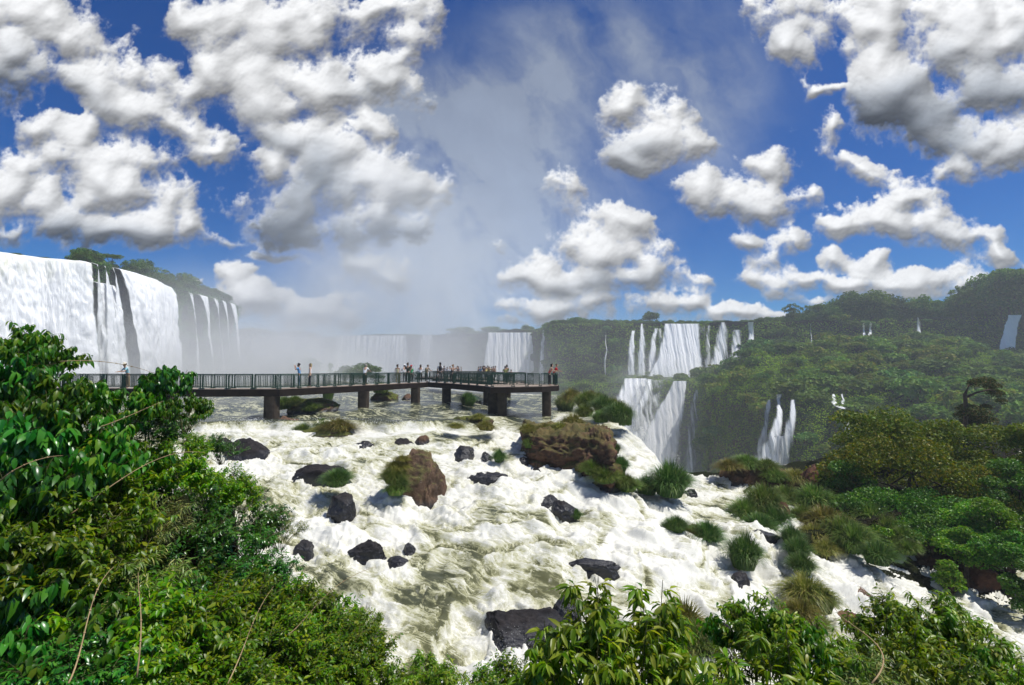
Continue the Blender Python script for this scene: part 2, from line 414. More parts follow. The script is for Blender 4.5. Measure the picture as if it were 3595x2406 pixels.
def watermat(name, deep=(.034, .042, .032), shallow=(.098, .100, .050), fine=9.0, cream=(.67, .662, .60), stretch=None, spec=.10):
    m, nt, b, out = mat(name)
    tc = nt.new('ShaderNodeTexCoord').outputs['Object']
    at = nt.new('ShaderNodeAttribute', attribute_name='foam').outputs['Fac']
    sh = nt.new('ShaderNodeAttribute', attribute_name='silt').outputs['Fac']
    m0 = nt.new('ShaderNodeMapping'); nt.l.new(tc, m0.inputs[0]); m0.inputs['Rotation'].default_value = (0, 0, R(37))
    mp = nt.new('ShaderNodeMapping'); nt.l.new(m0.outputs[0], mp.inputs[0]); mp.inputs['Scale'].default_value = stretch or (.20, 1., 1.)
    n1 = nt.noise(mp.outputs[0], fine * .35, 9, .66, .6); n2 = nt.noise(tc, fine * 1.1, 6, .6, .4); n3 = nt.noise(mp.outputs[0], fine * .16, 5, .62, 1.2); n4 = nt.noise(mp.outputs[0], fine * .5, 4, .6, .8)
    # strands of foam: the edge of the foam follows fine noise
    t = nt.math('ADD', at, nt.math('MULTIPLY', nt.math('SUBTRACT', n1, .5), 1.9))
    t = nt.math('ADD', t, nt.math('MULTIPLY', nt.math('SUBTRACT', n2, .5), .55))
    st = nt.math('ADD', nt.mapr(nt.math('ABSOLUTE', nt.math('SUBTRACT', n3, .5)), 0., .035, .42, 0.), nt.mapr(nt.math('ABSOLUTE', nt.math('SUBTRACT', n4, .5)), 0., .05, .22, 0.))
    t = nt.math('ADD', t, nt.math('MULTIPLY', st, nt.mapr(at, -.3, .3, .05, 1.15)))
    foam = nt.mapr(t, .30, .95)
    body = nt.mix(sh, deep, shallow)
    col = nt.mix(foam, body, cream)
    air = nt.mix(nt.mapr(t, .42, 1.22), (.34, .335, .19), cream)
    col = nt.mix(nt.mapr(t, .10, .52), body, air)
    nt.put(b.inputs['Base Color'], col)
    nt.put(b.inputs['Roughness'], nt.mapr(foam, 0, 1, .22, .75)); nt.put(b.inputs['Specular IOR Level'], nt.mapr(foam, 0, 1, spec, .15))
    h = nt.math('ADD', nt.math('MULTIPLY', n1, 1.), nt.math('MULTIPLY', n2, .35))
    bp = nt.new('ShaderNodeBump', i_Strength=.45, i_Distance=.05); nt.put(bp.inputs['Height'], h); nt.put(b.inputs['Normal'], bp.outputs[0])
    return m

# heights of the river bed where the photograph shows them (px, py, z)
HC = [(400,1420,-3.9),(100,1400,-3.9),(700,1430,-3.9),(700,1385,-3.75),(900,1455,-3.85),(1100,1440,-3.8),(1275,1432,-3.75),(1458,1410,-3.9),(1567,1412,-3.75),(1400,1385,-3.75),(1000,1380,-3.7),(1200,1390,-3.7),(1650,1440,-4.05),(1750,1455,-4.25),(1919,1458,-4.5),(1800,1395,-4.0),(2000,1390,-4.0),
 (640,1475,-3.95),(800,1475,-3.95),(930,1465,-3.9),(1000,1468,-3.95),(1150,1470,-3.95),(1300,1472,-3.95),(1450,1478,-4.0),(1500,1485,-4.05),(1600,1480,-4.15),(1650,1480,-4.2),
 (600,1520,-4.9),(800,1502,-4.72),(900,1505,-4.7),(1000,1500,-4.65),(1150,1502,-4.65),(1300,1503,-4.65),(1450,1508,-4.7),(1540,1512,-4.72),(1650,1530,-4.8),
 (1200,1560,-5.0),(900,1600,-5.3),(700,1600,-5.4),(1450,1555,-4.95),(1350,1540,-4.85),(1750,1510,-4.75),(1800,1600,-5.2),(2000,1470,-4.5),(1950,1495,-4.65),(1850,1490,-4.6),
 (1100,1700,-5.8),(900,1700,-5.8),(1300,1620,-5.3),(1350,1760,-6.1),(1500,1650,-5.4),(1650,1640,-5.4),(1600,1780,-6.15),(1750,1700,-5.7),(1750,1800,-6.2),(2000,1660,-5.7),(1900,1650,-5.5),
 (1200,1850,-6.6),(1000,1850,-6.6),(1500,1850,-6.6),(1700,1900,-6.7),(1900,1800,-6.2),(2100,1780,-6.5),(2150,1740,-6.5),(2000,1880,-6.7),(2250,1850,-6.95),(2300,1760,-7.1),(2080,1700,-6.1),
 (1000,2000,-7.1),(1300,2000,-7.1),(1600,2000,-7.1),(1900,1980,-7.0),(2200,1960,-7.2),(2050,2060,-7.5),(2300,2000,-7.6),
 (1200,2200,-7.7),(1500,2150,-7.5),(1750,2080,-7.3),(1650,2300,-8.3),(1850,2130,-7.5),(1800,2240,-8.1),(1950,2300,-8.4),(2100,2250,-8.2),(2150,2120,-7.7),
 (2400,1900,-7.3),(2500,1780,-7.65),(2600,1735,-7.9),(2450,1735,-7.75),(2700,1800,-7.8),(2600,1850,-7.7),
 (2570,1880,-7.75),(2650,1880,-7.75),(2750,1885,-7.8),(2580,2040,-8.5),(2680,2050,-9.0),(2780,2030,-9.0),(2500,2100,-8.3),(2450,2200,-8.7),(2820,1985,-8.85),(2920,1980,-8.9),(3000,2050,-9.2),(3200,2080,-9.4),(3000,2200,-9.8),(3400,2150,-10.),(3595,2120,-10.1),(3595,2250,-10.4),(3300,2350,-10.5),(2700,2380,-10.),(2850,2300,-10.),(3800,2200,-10.4),
 (2190,1500,-4.6),(2140,1480,-4.45),(2230,1530,-5.2),(2270,1590,-6.2),(2340,1660,-7.35),(2420,1700,-7.6),(2250,1720,-6.9)]
HP = np.array([list(Pz(*c)) for c in HC])
HP = np.concatenate([HP, [(x, y, -3.8) for y in (95, 130, 180, 240) for x in (-200, -140, -90, -50, -20, 8)] + [(-40, 45, -3.9), (-60, 60, -3.9), (-30, 60, -3.8), (-100, 80, -3.8), (-8, 78, -3.9), (-25, 85, -3.8), (-35, 28, -5.3), (-25, 18, -7.2), (-12, 8, -8.4), (2, 9, -9), (15, 10, -10.5), (30, 12, -10.7)]])

BRINK = np.array([(-115, 330), (-95, 245), (-70, 190), (-38, 140), (-12, 104), (9.5, 80), (10.4, 66), (9.6, 52), (9.2, 44), (9.6, 40), (11.0, 37.0), (12.6, 35.6), (16, 36.5), (22, 41), (34, 48), (60, 60), (120, 90)], float)
def brink_dist(x, y):
    """signed distance beyond the edge where the river leaves the shelf"""
    best = np.full(x.shape, 1e9); sg = np.ones(x.shape)
    for a, b in zip(BRINK[:-1], BRINK[1:]):
        e = b - a; L = e @ e
        t = np.clip(((x - a[0]) * e[0] + (y - a[1]) * e[1]) / L, 0, 1)
        dx, dy = x - a[0] - t * e[0], y - a[1] - t * e[1]
        d = dx * dx + dy * dy
        c = e[0] * (y - a[1]) - e[1] * (x - a[0])
        m = d < best
        sg = np.where(m, np.sign(c), sg); best = np.where(m, d, best)
    return np.sqrt(best) * sg

def idw(x, y, pts, vals, p=3.2, s=.12):
    # weights fall with distance measured in the water's own scale (finer near the camera)
    num = np.zeros(x.shape); den = np.zeros(x.shape)
    sc = 1. / np.maximum(y, 8)
    for q, v in zip(pts, vals):
        dx, dy = (x - q[0]) * sc, (y - q[1]) * sc * .62
        w = 1. / (dx * dx + dy * dy + 2e-4) ** (p / 2)
        num += w * v; den += w
    return num / den

# how white the water is (px, py, foam)
FC = [(1000,1450,-.6),(1150,1458,-.7),(1350,1450,-.7),(1500,1465,-.7),(1600,1465,-.6),(1250,1462,-.7),(1750,1475,-.2),(1820,1460,-.5),(1900,1470,-.4),(750,1450,-.1),(650,1450,.2),(400,1400,.1),(640,1400,.25),(700,1440,.55),(800,1420,.35),(850,1450,.0),(1100,1400,.12),(1100,1440,-.1),(1300,1385,.15),(1350,1425,.0),(1450,1450,-.3),(1200,1455,-.35),(1650,1455,-.3),(1560,1440,-.15),(1650,1400,.65),(1700,1420,.4),(1830,1400,.5),(1830,1440,-.25),(1880,1470,-.1),(2000,1400,.1),(700,1470,-.1),(900,1466,-.3),(1300,1468,-.4),(1550,1475,-.4),
 (750,1505,.9),(860,1495,1.),(1000,1490,1.),(1150,1492,1.),(1300,1492,1.),(1450,1496,1.),(1350,1512,.9),(1550,1510,.7),(1200,1548,.0),(1350,1545,-.25),(1300,1565,-.2),(1450,1560,.3),(1500,1540,-.1),(1560,1555,.5),(1750,1515,1.),(1800,1545,1.),(1850,1490,.1),(1970,1478,1.),(1900,1500,.3),(1640,1500,.1),
 (900,1550,.75),(1000,1580,.7),(1100,1590,.6),(1200,1600,.75),(1000,1620,.35),(1300,1610,.45),(900,1650,.7),(1400,1640,.6),(1050,1680,.7),(950,1710,.15),(1150,1740,.25),(1000,1760,.3),(1350,1690,.3),(1300,1740,.7),(1250,1800,.4),(1100,1820,.8),(1400,1800,.95),(1600,1600,.8),(1700,1620,.8),(1650,1660,.45),(1750,1700,.6),(1600,1730,.8),(1900,1640,.9),(2000,1690,.95),(1800,1760,.75),(2050,1750,.95),
 (1600,1830,.7),(1800,1850,.6),(1550,1870,.35),(1700,1900,.45),(1200,1900,.95),(1400,1880,.9),(1950,1860,.6),(2100,1850,.9),(2250,1820,.9),(2400,1850,.9),(2500,1800,.7),(2550,1740,.6),(2600,1770,.8),(2450,1760,.85),
 (1700,1950,.4),(1850,1950,.35),(1950,1950,.25),(2050,2020,.5),(2100,1930,.8),(2200,1980,.85),(2350,1980,.95),(2450,2050,.9),(1300,1960,.65),(1150,1960,.6),(1500,1960,.45),(1600,2000,.2),(1700,2020,.0),(1500,2030,-.1),(1300,2050,.1),(1200,2020,.1),(1400,2060,.0),(1850,2030,.2),(1950,2020,-.1),(1100,2060,.4),(1750,2060,.6),(1850,2080,.4),(1650,2090,.1),(1900,2100,.0),(2020,2080,.3),
 (1250,2120,.75),(1350,2150,.55),(1450,2130,.4),(1550,2150,.55),(1650,2160,.5),(1500,2220,.3),(1600,2250,.6),(1700,2260,.9),(1550,2320,.35),(1700,2330,.95),(1850,2260,.9),(1980,2280,.95),(1450,2300,.6),(2150,2200,.9),(2300,2300,1.),(2600,2300,1.),(2650,1900,.8),(2750,1900,.8),(2650,1980,.75),(2750,1980,.7),(2700,2100,1.),(2900,2000,1.),(3000,2080,1.),(3200,2080,.85),(3200,2150,.7),(3400,2120,.75),(3500,2180,.6),(3300,2200,.8),(3595,2300,.95),(2330,1600,1.),(2240,1560,.9),(2300,1680,1.)]
FP = np.array([list(P(px, py, 1.)) for px, py, f in FC]); FV = [c[2] for c in FC]
def foam_at(x, y, z):
    # the map of foam is looked up by bearing and drop; both are those of the water itself
    u, v = x / y, z / y
    num = np.zeros(x.shape); den = np.zeros(x.shape)
    for q, f in zip(FP, FV):
        w = 1. / ((u - q[0]) ** 2 + ((v - q[2]) * 1.9) ** 2 + 1.5e-4) ** 1.7
        num += w * f; den += w
    return num / den

def terrace(x, y):
    """the bed steps down over ledges of basalt: height, place within a step (0 foot .. 1 brink), weight"""
    z = idw(x, y, HP, HP[:, 2])
    ph = .9 * pn2(x * .16, y * .16) + .5 * pn2(x * .45 + 7, y * .45) + .22 * pn2(x * 1.3, y * 1.3 + 3)
    q = z / .62 + ph; fl = np.floor(q); f = q - fl
    wt = sst(38.5, 36, y) * sst(-4.75, -5.0, z)
    zt = .62 * (fl + .12 + .76 * sst(.28, .66, f) + .12 * (2 * f - 1) * 0 - ph)
    return z * (1 - .8 * wt) + zt * .8 * wt, f, wt
def river_z(x, y):
    z, f, wt = terrace(x, y)
    # the ledge just this side of the walkway, where the river drops in one long step
    yc = 39.2 + .5 * np.sin(x * .9) + .3 * np.sin(x * 2.3 + 1)
    w = np.exp(-((y - yc) / 2.6) ** 4) * sst(-27, -24, x) * sst(-1.5, -4, x)
    st = -4.72 + .74 * sst(-.5, .25, y - yc)
    return z * (1 - w) + st * w

NR, NCc = 560, 820
ys = np.concatenate([np.geomspace(9.5, 48, 450), np.geomspace(48.3, 300, NR - 450)])
us = np.linspace(-1.12, 1.12, NCc)
gy = ys[:, None] + 0 * us[None, :]; gx = gy * us[None, :]
z0 = river_z(gx, gy)
bd = brink_dist(gx, gy)
foam0 = foam_at(gx, gy, z0)
far = sst(48, 75, gy)
foam0 = (foam0 - .5) * 1.3 + .37
_z, tf, tw = terrace(gx, gy)
foam0 = foam0 + tw * (.34 * sst(.72, .5, tf) * sst(.0, .2, tf) - .42 * sst(.62, .80, tf) * sst(1.0, .93, tf))
foam0 = foam0 * (1 - far) - far * .22
# turbulence
wx, wy = gx + .35 * pn2(gx * .8, gy * .8), gy + .35 * pn2(gx * .8 + 9, gy * .8)
ca_, sa_ = math.cos(R(37)), math.sin(R(37))
fx, fy = wx * ca_ - wy * sa_, wx * sa_ + wy * ca_
rid = lambda n: 1 - 2 * np.abs(n)
n_big = fbm2(fx * .20, fy * .46, 3, .5)
n_mid = fbm2(fx * .45, fy * 1.25, 5, .58, fn=rid)
n_fin = fbm2(wx * 3.6, wy * 5, 5, .62)
amp = np.clip(foam0 + .15, .07, 1.)
near = 1 - .5 * sst(30, 60, gy)
dz = amp * near * (.42 * n_big + .34 * (n_mid - .3) + .07 * n_fin)
# white water round every rock and a wake below it
for (px, pyb, w, h) in ROCKS_AT:
    c = Pz(px, pyb, -6.)
    for _ in range(4): c = Pz(px, pyb, float(river_z(np.array([c.x]), np.array([c.y]))[0]))
    rr_ = w * c.y / F_ / 2
    ax, ay = gx - c.x, gy - (c.y + rr_ * .3)
    al_, ac_ = ax * .62 - ay * .78, ax * .78 + ay * .62          # along and across the flow
    e = np.sqrt((al_ / np.where(al_ > 0, 2.6, 1.25)) ** 2 + (ac_ / 1.15) ** 2) / rr_
    k_ = np.exp(-np.clip(e - .75, 0, None) ** 2 * 5)
    wk = .5 * k_ * (1 - far) * sst(52, 44, c.y + 0 * gx)
    foam0 = np.maximum(foam0, foam0 * .5 + wk)
    dz = dz + .16 * k_ * np.where(al_ < 0, 1., -.5) * min(1., rr_) + .10 * k_ * n_fin
yc_ = 39.2 + .5 * np.sin(gx * .9) + .3 * np.sin(gx * 2.3 + 1)
lw = sst(-27, -24, gx) * sst(-1.8, -4.2, gx)
up_ = np.exp(-np.clip((gy - yc_ - 2.2) / 2.6, -9, 9) ** 4) * lw
dn_ = np.exp(-np.clip((gy - yc_ + 1.35) / 1.35, -9, 9) ** 4) * lw
foam0 = foam0 * (1 - up_) - .45 * up_; foam0 = foam0 * (1 - dn_) + 1.15 * dn_
dz = dz * (1 - .8 * up_)
foam = foam0 + .62 * (1 - .6 * up_) * (n_mid - .35) * (1 - .3 * far) + .35 * n_big + .25 * n_fin
zz = z0 + dz
# over the edge
fall = sst(0, 1, bd / 3.0)
zz = np.where(bd > 0, z0 - (bd * .35 + bd * bd * 1.2) + dz * .5, zz)
foam = np.where(bd > -1.5, np.maximum(foam, .4 + .5 * sst(-1.5, .5, bd) + .5 * n_fin), foam)
zz = np.maximum(zz, -56.5)
silt = np.clip(.35 + 1.1 * fbm2(gx * .35 + 5, gy * .2, 3) + .45 * sst(44, 30, gy), 0, 1) * sst(52, 36, gy)
ok = (bd < 5.5)
rf = grid_faces(NR, NCc)
rf = rf[ok.ravel()[rf].all(1)]
V = np.stack([gx, gy, zz], -1).reshape(-1, 3)
M_water = watermat('rapids water')
river = mesh_np('river', V, rf, M_water, True, attrs={'foam': foam.ravel(), 'silt': silt.ravel()})
tag(river, kind='structure')
_zi = (ys, us, z0)
def wz(x, y):
    """river height under a single point"""
    return float(river_z(np.array([x * 1.]), np.array([y * 1.]))[0])

# drops of spray thrown up where the water breaks
def spray():
    rs = np.random.RandomState(5)
    pts = []
    for (px, py, rx, ry, n, hgt) in [(870,1488,90,12,600,.25),(1150,1484,180,10,1100,.2),(1400,1488,120,10,500,.2),(2240,1570,60,70,2200,.9),(2330,1640,60,60,1600,.8),(2690,1930,90,80,1500,.5),(1850,2210,120,60,1500,.4),(1600,2210,140,60,600,.25),(1200,1790,60,30,500,.25),(2800,2020,60,60,1600,.8),(2400,1980,180,60,1500,.35),(2150,1790,120,70,1500,.35),(1420,1720,60,60,600,.3),(2000,1700,120,50,800,.3),(1750,2280,200,60,900,.4),(2960,2080,100,60,900,.6),(1480,1985,80,30,500,.3),(3100,2080,90,50,700,.5),(1760,1590,110,40,700,.25)]:
        a = rs.uniform(0, 6.28, n); r = np.sqrt(rs.uniform(0, 1, n))
        for x, y in zip(px + rx * r * np.cos(a), py + ry * r * np.sin(a)):
            pts.append((x, y, hgt * rs.uniform(0, 1) ** 2.2))
    pts = np.array(pts)
    zc = idw(np.array([Pz(px, py, -6.).x for px, py, h in pts]), np.array([Pz(px, py, -6.).y for px, py, h in pts]), HP, HP[:, 2])
    P0 = np.array([list(Pz(px, py, z)) for (px, py, h), z in zip(pts, zc)])
    P0[:, 2] += pts[:, 2] + .05
    n = len(P0); sz = rs.uniform(.006, .022, n)[:, None] * (P0[:, 1:2] / 22)
    o = rs.normal(size=(4, n, 3)); V = (P0[None] + o / np.linalg.norm(o, axis=-1, keepdims=True) * sz[None]).transpose(1, 0, 2).reshape(-1, 3)
    i = np.arange(n)[:, None] * 4
    T = np.concatenate([i + np.array([q]) for q in ((0, 1, 2), (0, 3, 1), (0, 2, 3), (1, 3, 2))])
    o = mesh_np('spray', V, T, plain('spray drops', (.85, .86, .84), .4, .5, var=.02), True)
    tag(o, 'white drops of spray thrown up over the breaking rapids', 'spray', kind='stuff')
spray()
# ================================================================ far cliffs and hillside
K = 1.5344                                          # the tables below were measured on a 2343 px wide copy
def PD(px, py, d): return P(px * K, py * K, d)

PROF = {940: [(769,430),(842,428),(846,426),(850,424),(1000,420)], 1060: [(765,425),(850,420),(854,418),(858,415),(1040,395)], 1130: [(760,402),(868,396),(872,392),(880,388),(1050,370)], 1235: [(752,385),(872,380),(876,376),(890,370),(1070,350)], 1262: [(741,332),(872,325),(876,320),(890,314),(1085,296)],
 1440: [(740,312),(862,302),(866,286),(872,282),(1090,262)], 1600: [(740,306),(862,293),(868,268),(880,262),(1092,252)], 1635: [(740,304),(855,294),(866,255),(895,225),(1093,212)], 1690: [(739,300),(830,295),(838,235),(890,200),(1094,188)],
 1740: [(738,294),(806,289),(812,225),(905,182),(1095,170)], 1850: [(736,286),(800,281),(806,228),(925,158),(1110,148)], 2000: [(733,276),(786,271),(792,225),(940,150),(1150,140)], 2150: [(728,266),(786,260),(795,220),(950,140),(1160,130)], 2343: [(722,250),(825,243),(832,200),(965,125),(1190,116)], 2700: [(712,226),(830,220),(840,175),(985,108),(1230,100)]}
_pk = sorted(PROF); _pa = np.array([PROF[k] for k in _pk], float)        # (n,5,2)
def profile(px):
    return np.stack([[np.interp(px, _pk, _pa[:, i, 0]), np.interp(px, _pk, _pa[:, i, 1])] for i in range(5)])
def hill_d(px, py):
    q = profile(px)
    return float(np.interp(py, q[:, 0], q[:, 1]))

hx = np.arange(940, 2701, 6.); NRh = 150
HV = np.zeros((NRh, len(hx), 3))
seg = [0, .30, .42, .66, 1.]
tt = np.linspace(0, 1, NRh - 6)
for j, px in enumerate(hx):
    q = profile(px)
    wob = 4 * math.sin(px * .021) + 3 * math.sin(px * .057 + 1)
    py = np.interp(tt, seg, q[:, 0]); dd = np.interp(tt, seg, q[:, 1])
    col = [list(PD(px, q[0, 0], q[0, 1]) * 1.0) for _ in range(6)]
    for i in range(6):
        col[i] = [col[i][0] * (1 + .10 * (6 - i)), col[i][1] + 28 * (6 - i), col[i][2] + .3]
    for i in range(len(tt)):
        p = PD(px, py[i], dd[i]); col.append([p.x, p.y, p.z])
    HV[:, j] = col
hn = np.cross(np.gradient(HV, axis=1), np.gradient(HV, axis=0)); hn /= np.linalg.norm(hn, axis=2)[..., None] + 1e-9
hn *= np.sign((hn * (-HV)).sum(2))[..., None]
n1 = fbm3(HV[..., 0] * .05, HV[..., 1] * .05, HV[..., 2] * .07, 5, .55)
n2 = np.abs(fbm3(HV[..., 0] * .11, HV[..., 1] * .11, HV[..., 2] * .11, 3, .5))
steep = 1 - np.clip(np.abs(hn[..., 2]), 0, 1)
fade = sst(5, 9, np.arange(NRh))[:, None]
hill_n0 = hn.copy()
HV = HV + hn * ((n1 * 5.5 - n2 * 4) * (.35 + .65 * fade))[..., None]
hn = np.cross(np.gradient(HV, axis=1), np.gradient(HV, axis=0)); hn /= np.linalg.norm(hn, axis=2)[..., None] + 1e-9
hn *= np.sign((hn * (-HV)).sum(2))[..., None]

def groundmat(name, green=((.030, .050, .014), (.055, .085, .022)), rock=((.030, .024, .018), (.085, .060, .042)), lo=.45, hi=.7, vs=.12):
    m, nt, b, out = mat(name)
    tc = nt.new('ShaderNodeTexCoord').outputs['Object']
    g = nt.new('ShaderNodeNewGeometry'); sep = nt.new('ShaderNodeSeparateXYZ'); nt.l.new(g.outputs['Normal'], sep.inputs[0])
    a = nt.noise(tc, vs, 6, .6); c = nt.noise(tc, vs * 9, 6, .65)
    gr = nt.mix(nt.mapr(c, .35, .65), *green); mp = nt.new('ShaderNodeMapping'); nt.l.new(tc, mp.inputs[0]); mp.inputs['Scale'].default_value = (1, 1, 3.5)
    c2 = nt.noise(mp.outputs[0], vs * 3, 7, .65)
    rk = nt.mix(nt.mapr(c2, .35, .65), *rock)
    st = nt.math('ADD', sep.outputs[2], nt.math('MULTIPLY', nt.math('SUBTRACT', a, .5), 1.5))
    nt.put(b.inputs['Base Color'], nt.mix(nt.mapr(st, lo, hi), rk, gr))
    b.inputs['Roughness'].default_value = .9; b.inputs['Specular IOR Level'].default_value = .1
    bp = nt.new('ShaderNodeBump', i_Strength=.8, i_Distance=1.2); nt.put(bp.inputs['Height'], c); nt.put(b.inputs['Normal'], bp.outputs[0])
    return m
M_hill = groundmat('mossy cliff', lo=-.05, hi=.35)
tag(mesh_np('hillside', HV.reshape(-1, 3), grid_faces(NRh, len(hx)), M_hill, True), kind='structure')

# ---- plateau, gorge floor
def sheet(name, pts, m, kind='structure', smooth=False):
    o = mesh_np(name, pts, np.array([range(len(pts))]), m, smooth); return tag(o, kind=kind)
lr = [(-420, 95, -57), (330, 95, -57), (330, 640, -57), (-420, 640, -57)]
M_lower = watermat('gorge water', (.06, .075, .06), (.1, .11, .08), 1.2, spec=.3)
gxx, gyy = np.meshgrid(np.linspace(-420, 330, 150), np.linspace(60, 640, 120))
lz = -55.5 + .5 * fbm2(gxx * .05, gyy * .05, 4)
lf = .25 + .9 * fbm2(gxx * .03, gyy * .03, 4) + .5 * sst(300, 240, gyy) * sst(40, 60, gxx)
tag(mesh_np('lower_river', np.stack([gxx, gyy, lz], -1).reshape(-1, 3), grid_faces(*gxx.shape), M_lower, True, attrs={'foam': lf.ravel(), 'silt': lf.ravel() * 0}), kind='structure')

# ---- left cliff: its lip runs away from the camera
LIP = [(-420,470),(-260,520),(-150,548),(-60,562),(0,573),(100,587),(190,594),(225,600),(258,608),(300,618),(345,633),(381,652),(400,658),(418,663),(450,670),(500,682),(530,691),(545,700)]
def lip(px):
    py = np.interp(px, [q[0] for q in LIP], [q[1] for q in LIP])
    d = 28.5 * 1171.5 / (844. - py)
    return PD(px, py, d)
def lipframe(px):
    a, b = lip(px - 22), lip(px + 22)
    t = (b - a); t.z = 0; t.normalize()
    n = Vector((t.y, -t.x, 0))
    if n.x < 0: n = -n
    return lip(px), (n * .6 + Vector((.8, -.25, 0)) * .5).normalized()
lpx = np.arange(-420, 546, 5.); LV = []
for px in lpx:
    L, n = lipframe(px); c = []
    for k in range(8, 0, -1): c.append(L - n * (k * 9) + Vector((-k * 6, k * 5, .4)))
    for k in range(50):
        t = k / 49
        c.append(L - n * (1.6 + 1.5 * math.sin(t * 9 + px * .1)) + Vector((0, 0, -35 * t)) + n * 5 * t * t)
    LV.append([list(v) for v in c])
LV = np.array(LV).transpose(1, 0, 2)
nn = fbm3(LV[..., 0] * .09, LV[..., 1] * .09, LV[..., 2] * .14, 5, .55)
LV[..., 0] += nn * 3.4; LV[..., 1] -= nn * 1.2; LV[..., 2] += fbm3(LV[..., 0] * .2, LV[..., 1] * .2, LV[..., 2] * .2, 3) * .5
M_cliff = groundmat('wet basalt cliff', lo=.0, hi=.5, rock=((.018, .016, .013), (.06, .045, .035)))
tag(mesh_np('basalt_cliff', LV.reshape(-1, 3), grid_faces(*LV.shape[:2]), M_cliff, True), 'dark mossy basalt cliff behind the broad falls on the left', 'cliff', kind='structure')

# ---- cliff of the far gorge, in the mist
fpx = np.arange(430, 1000, 8.); FVv = []
for px in fpx:
    d = 430 + 25 * math.sin(px * .012); c = []
    top = PD(px, 770, d); top.z = 27.5
    for k in range(4, 0, -1): c.append([top.x * (1 + k * .06), top.y + k * 40, top.z + .5])
    for k in range(24):
        c.append([top.x, top.y - 6 * (k / 23), top.z - 84 * k / 23])
    FVv.append(c)
FVv = np.array(FVv).transpose(1, 0, 2)
FVv[..., 1] += 8 * fbm3(FVv[..., 0] * .03, FVv[..., 1] * .03, FVv[..., 2] * .05, 4)
tag(mesh_np('gorge_cliff', FVv.reshape(-1, 3), grid_faces(*FVv.shape[:2]), M_cliff, True), 'distant cliff closing the gorge behind the mist', 'cliff', kind='structure')

# ================================================================ waterfalls
def fallmat(name, col=(.84, .85, .86), edge=.0):
    m, nt, b, out = mat(name)
    at = nt.new('ShaderNodeAttribute', attribute_name='st'); sep = nt.new('ShaderNodeSeparateXYZ'); nt.l.new(at.outputs['Vector'], sep.inputs[0])
    cv = nt.new('ShaderNodeAttribute', attribute_name='cover').outputs['Fac']
    def nz(sx, sy, det=5., r=.6, dist=.0):
        cb = nt.new('ShaderNodeCombineXYZ'); nt.put(cb.inputs[0], nt.math('MULTIPLY', sep.outputs[0], sx)); nt.put(cb.inputs[1], nt.math('MULTIPLY', sep.outputs[1], sy)); nt.put(cb.inputs[2], sep.outputs[2])
        return nt.noise(cb.outputs[0], 1., det, r, dist)
    a = nz(.9, .05, 6, .6, .3); c = nz(.55, .16, 8, .68, .5)
    t = nt.math('ADD', cv, nt.math('ADD', nt.math('MULTIPLY', nt.math('SUBTRACT', a, .5), 1.9), nt.math('MULTIPLY', nt.math('SUBTRACT', c, .5), 1.7)))
    al = nt.mapr(t, -.05, .85)
    cc = nt.mix(nt.mapr(t, .3, 1.1), (.50, .53, .52), col)
    silt = nt.new('ShaderNodeAttribute', attribute_name='silt').outputs['Fac']
    cc = nt.mix(nt.math('MULTIPLY', silt, nt.mapr(c, .4, .65, 0, 1)), cc, (.55, .55, .33))
    nt.put(b.inputs['Base Color'], cc); b.inputs['Roughness'].default_value = .8; b.inputs['Specular IOR Level'].default_value = .2
    nt.put(b.inputs['Alpha'], al)
    bp = nt.new('ShaderNodeBump', i_Strength=.55, i_Distance=.9); nt.put(bp.inputs['Height'], nt.math('ADD', nt.math('MULTIPLY', a, .4), nt.math('MULTIPLY', c, 1.0))); nt.put(b.inputs['Normal'], bp.outputs[0])
    return m
M_fall = fallmat('falling water')

def edgecov(nr, ncol, soft=.12, c0=.9, ragged=.0):
    s = np.linspace(0, 1, ncol)[None, :].repeat(nr, 0)
    e = np.minimum(s, 1 - s)
    return c0 * sst(0, soft, e) - .75 * (1 - sst(0, soft, e))

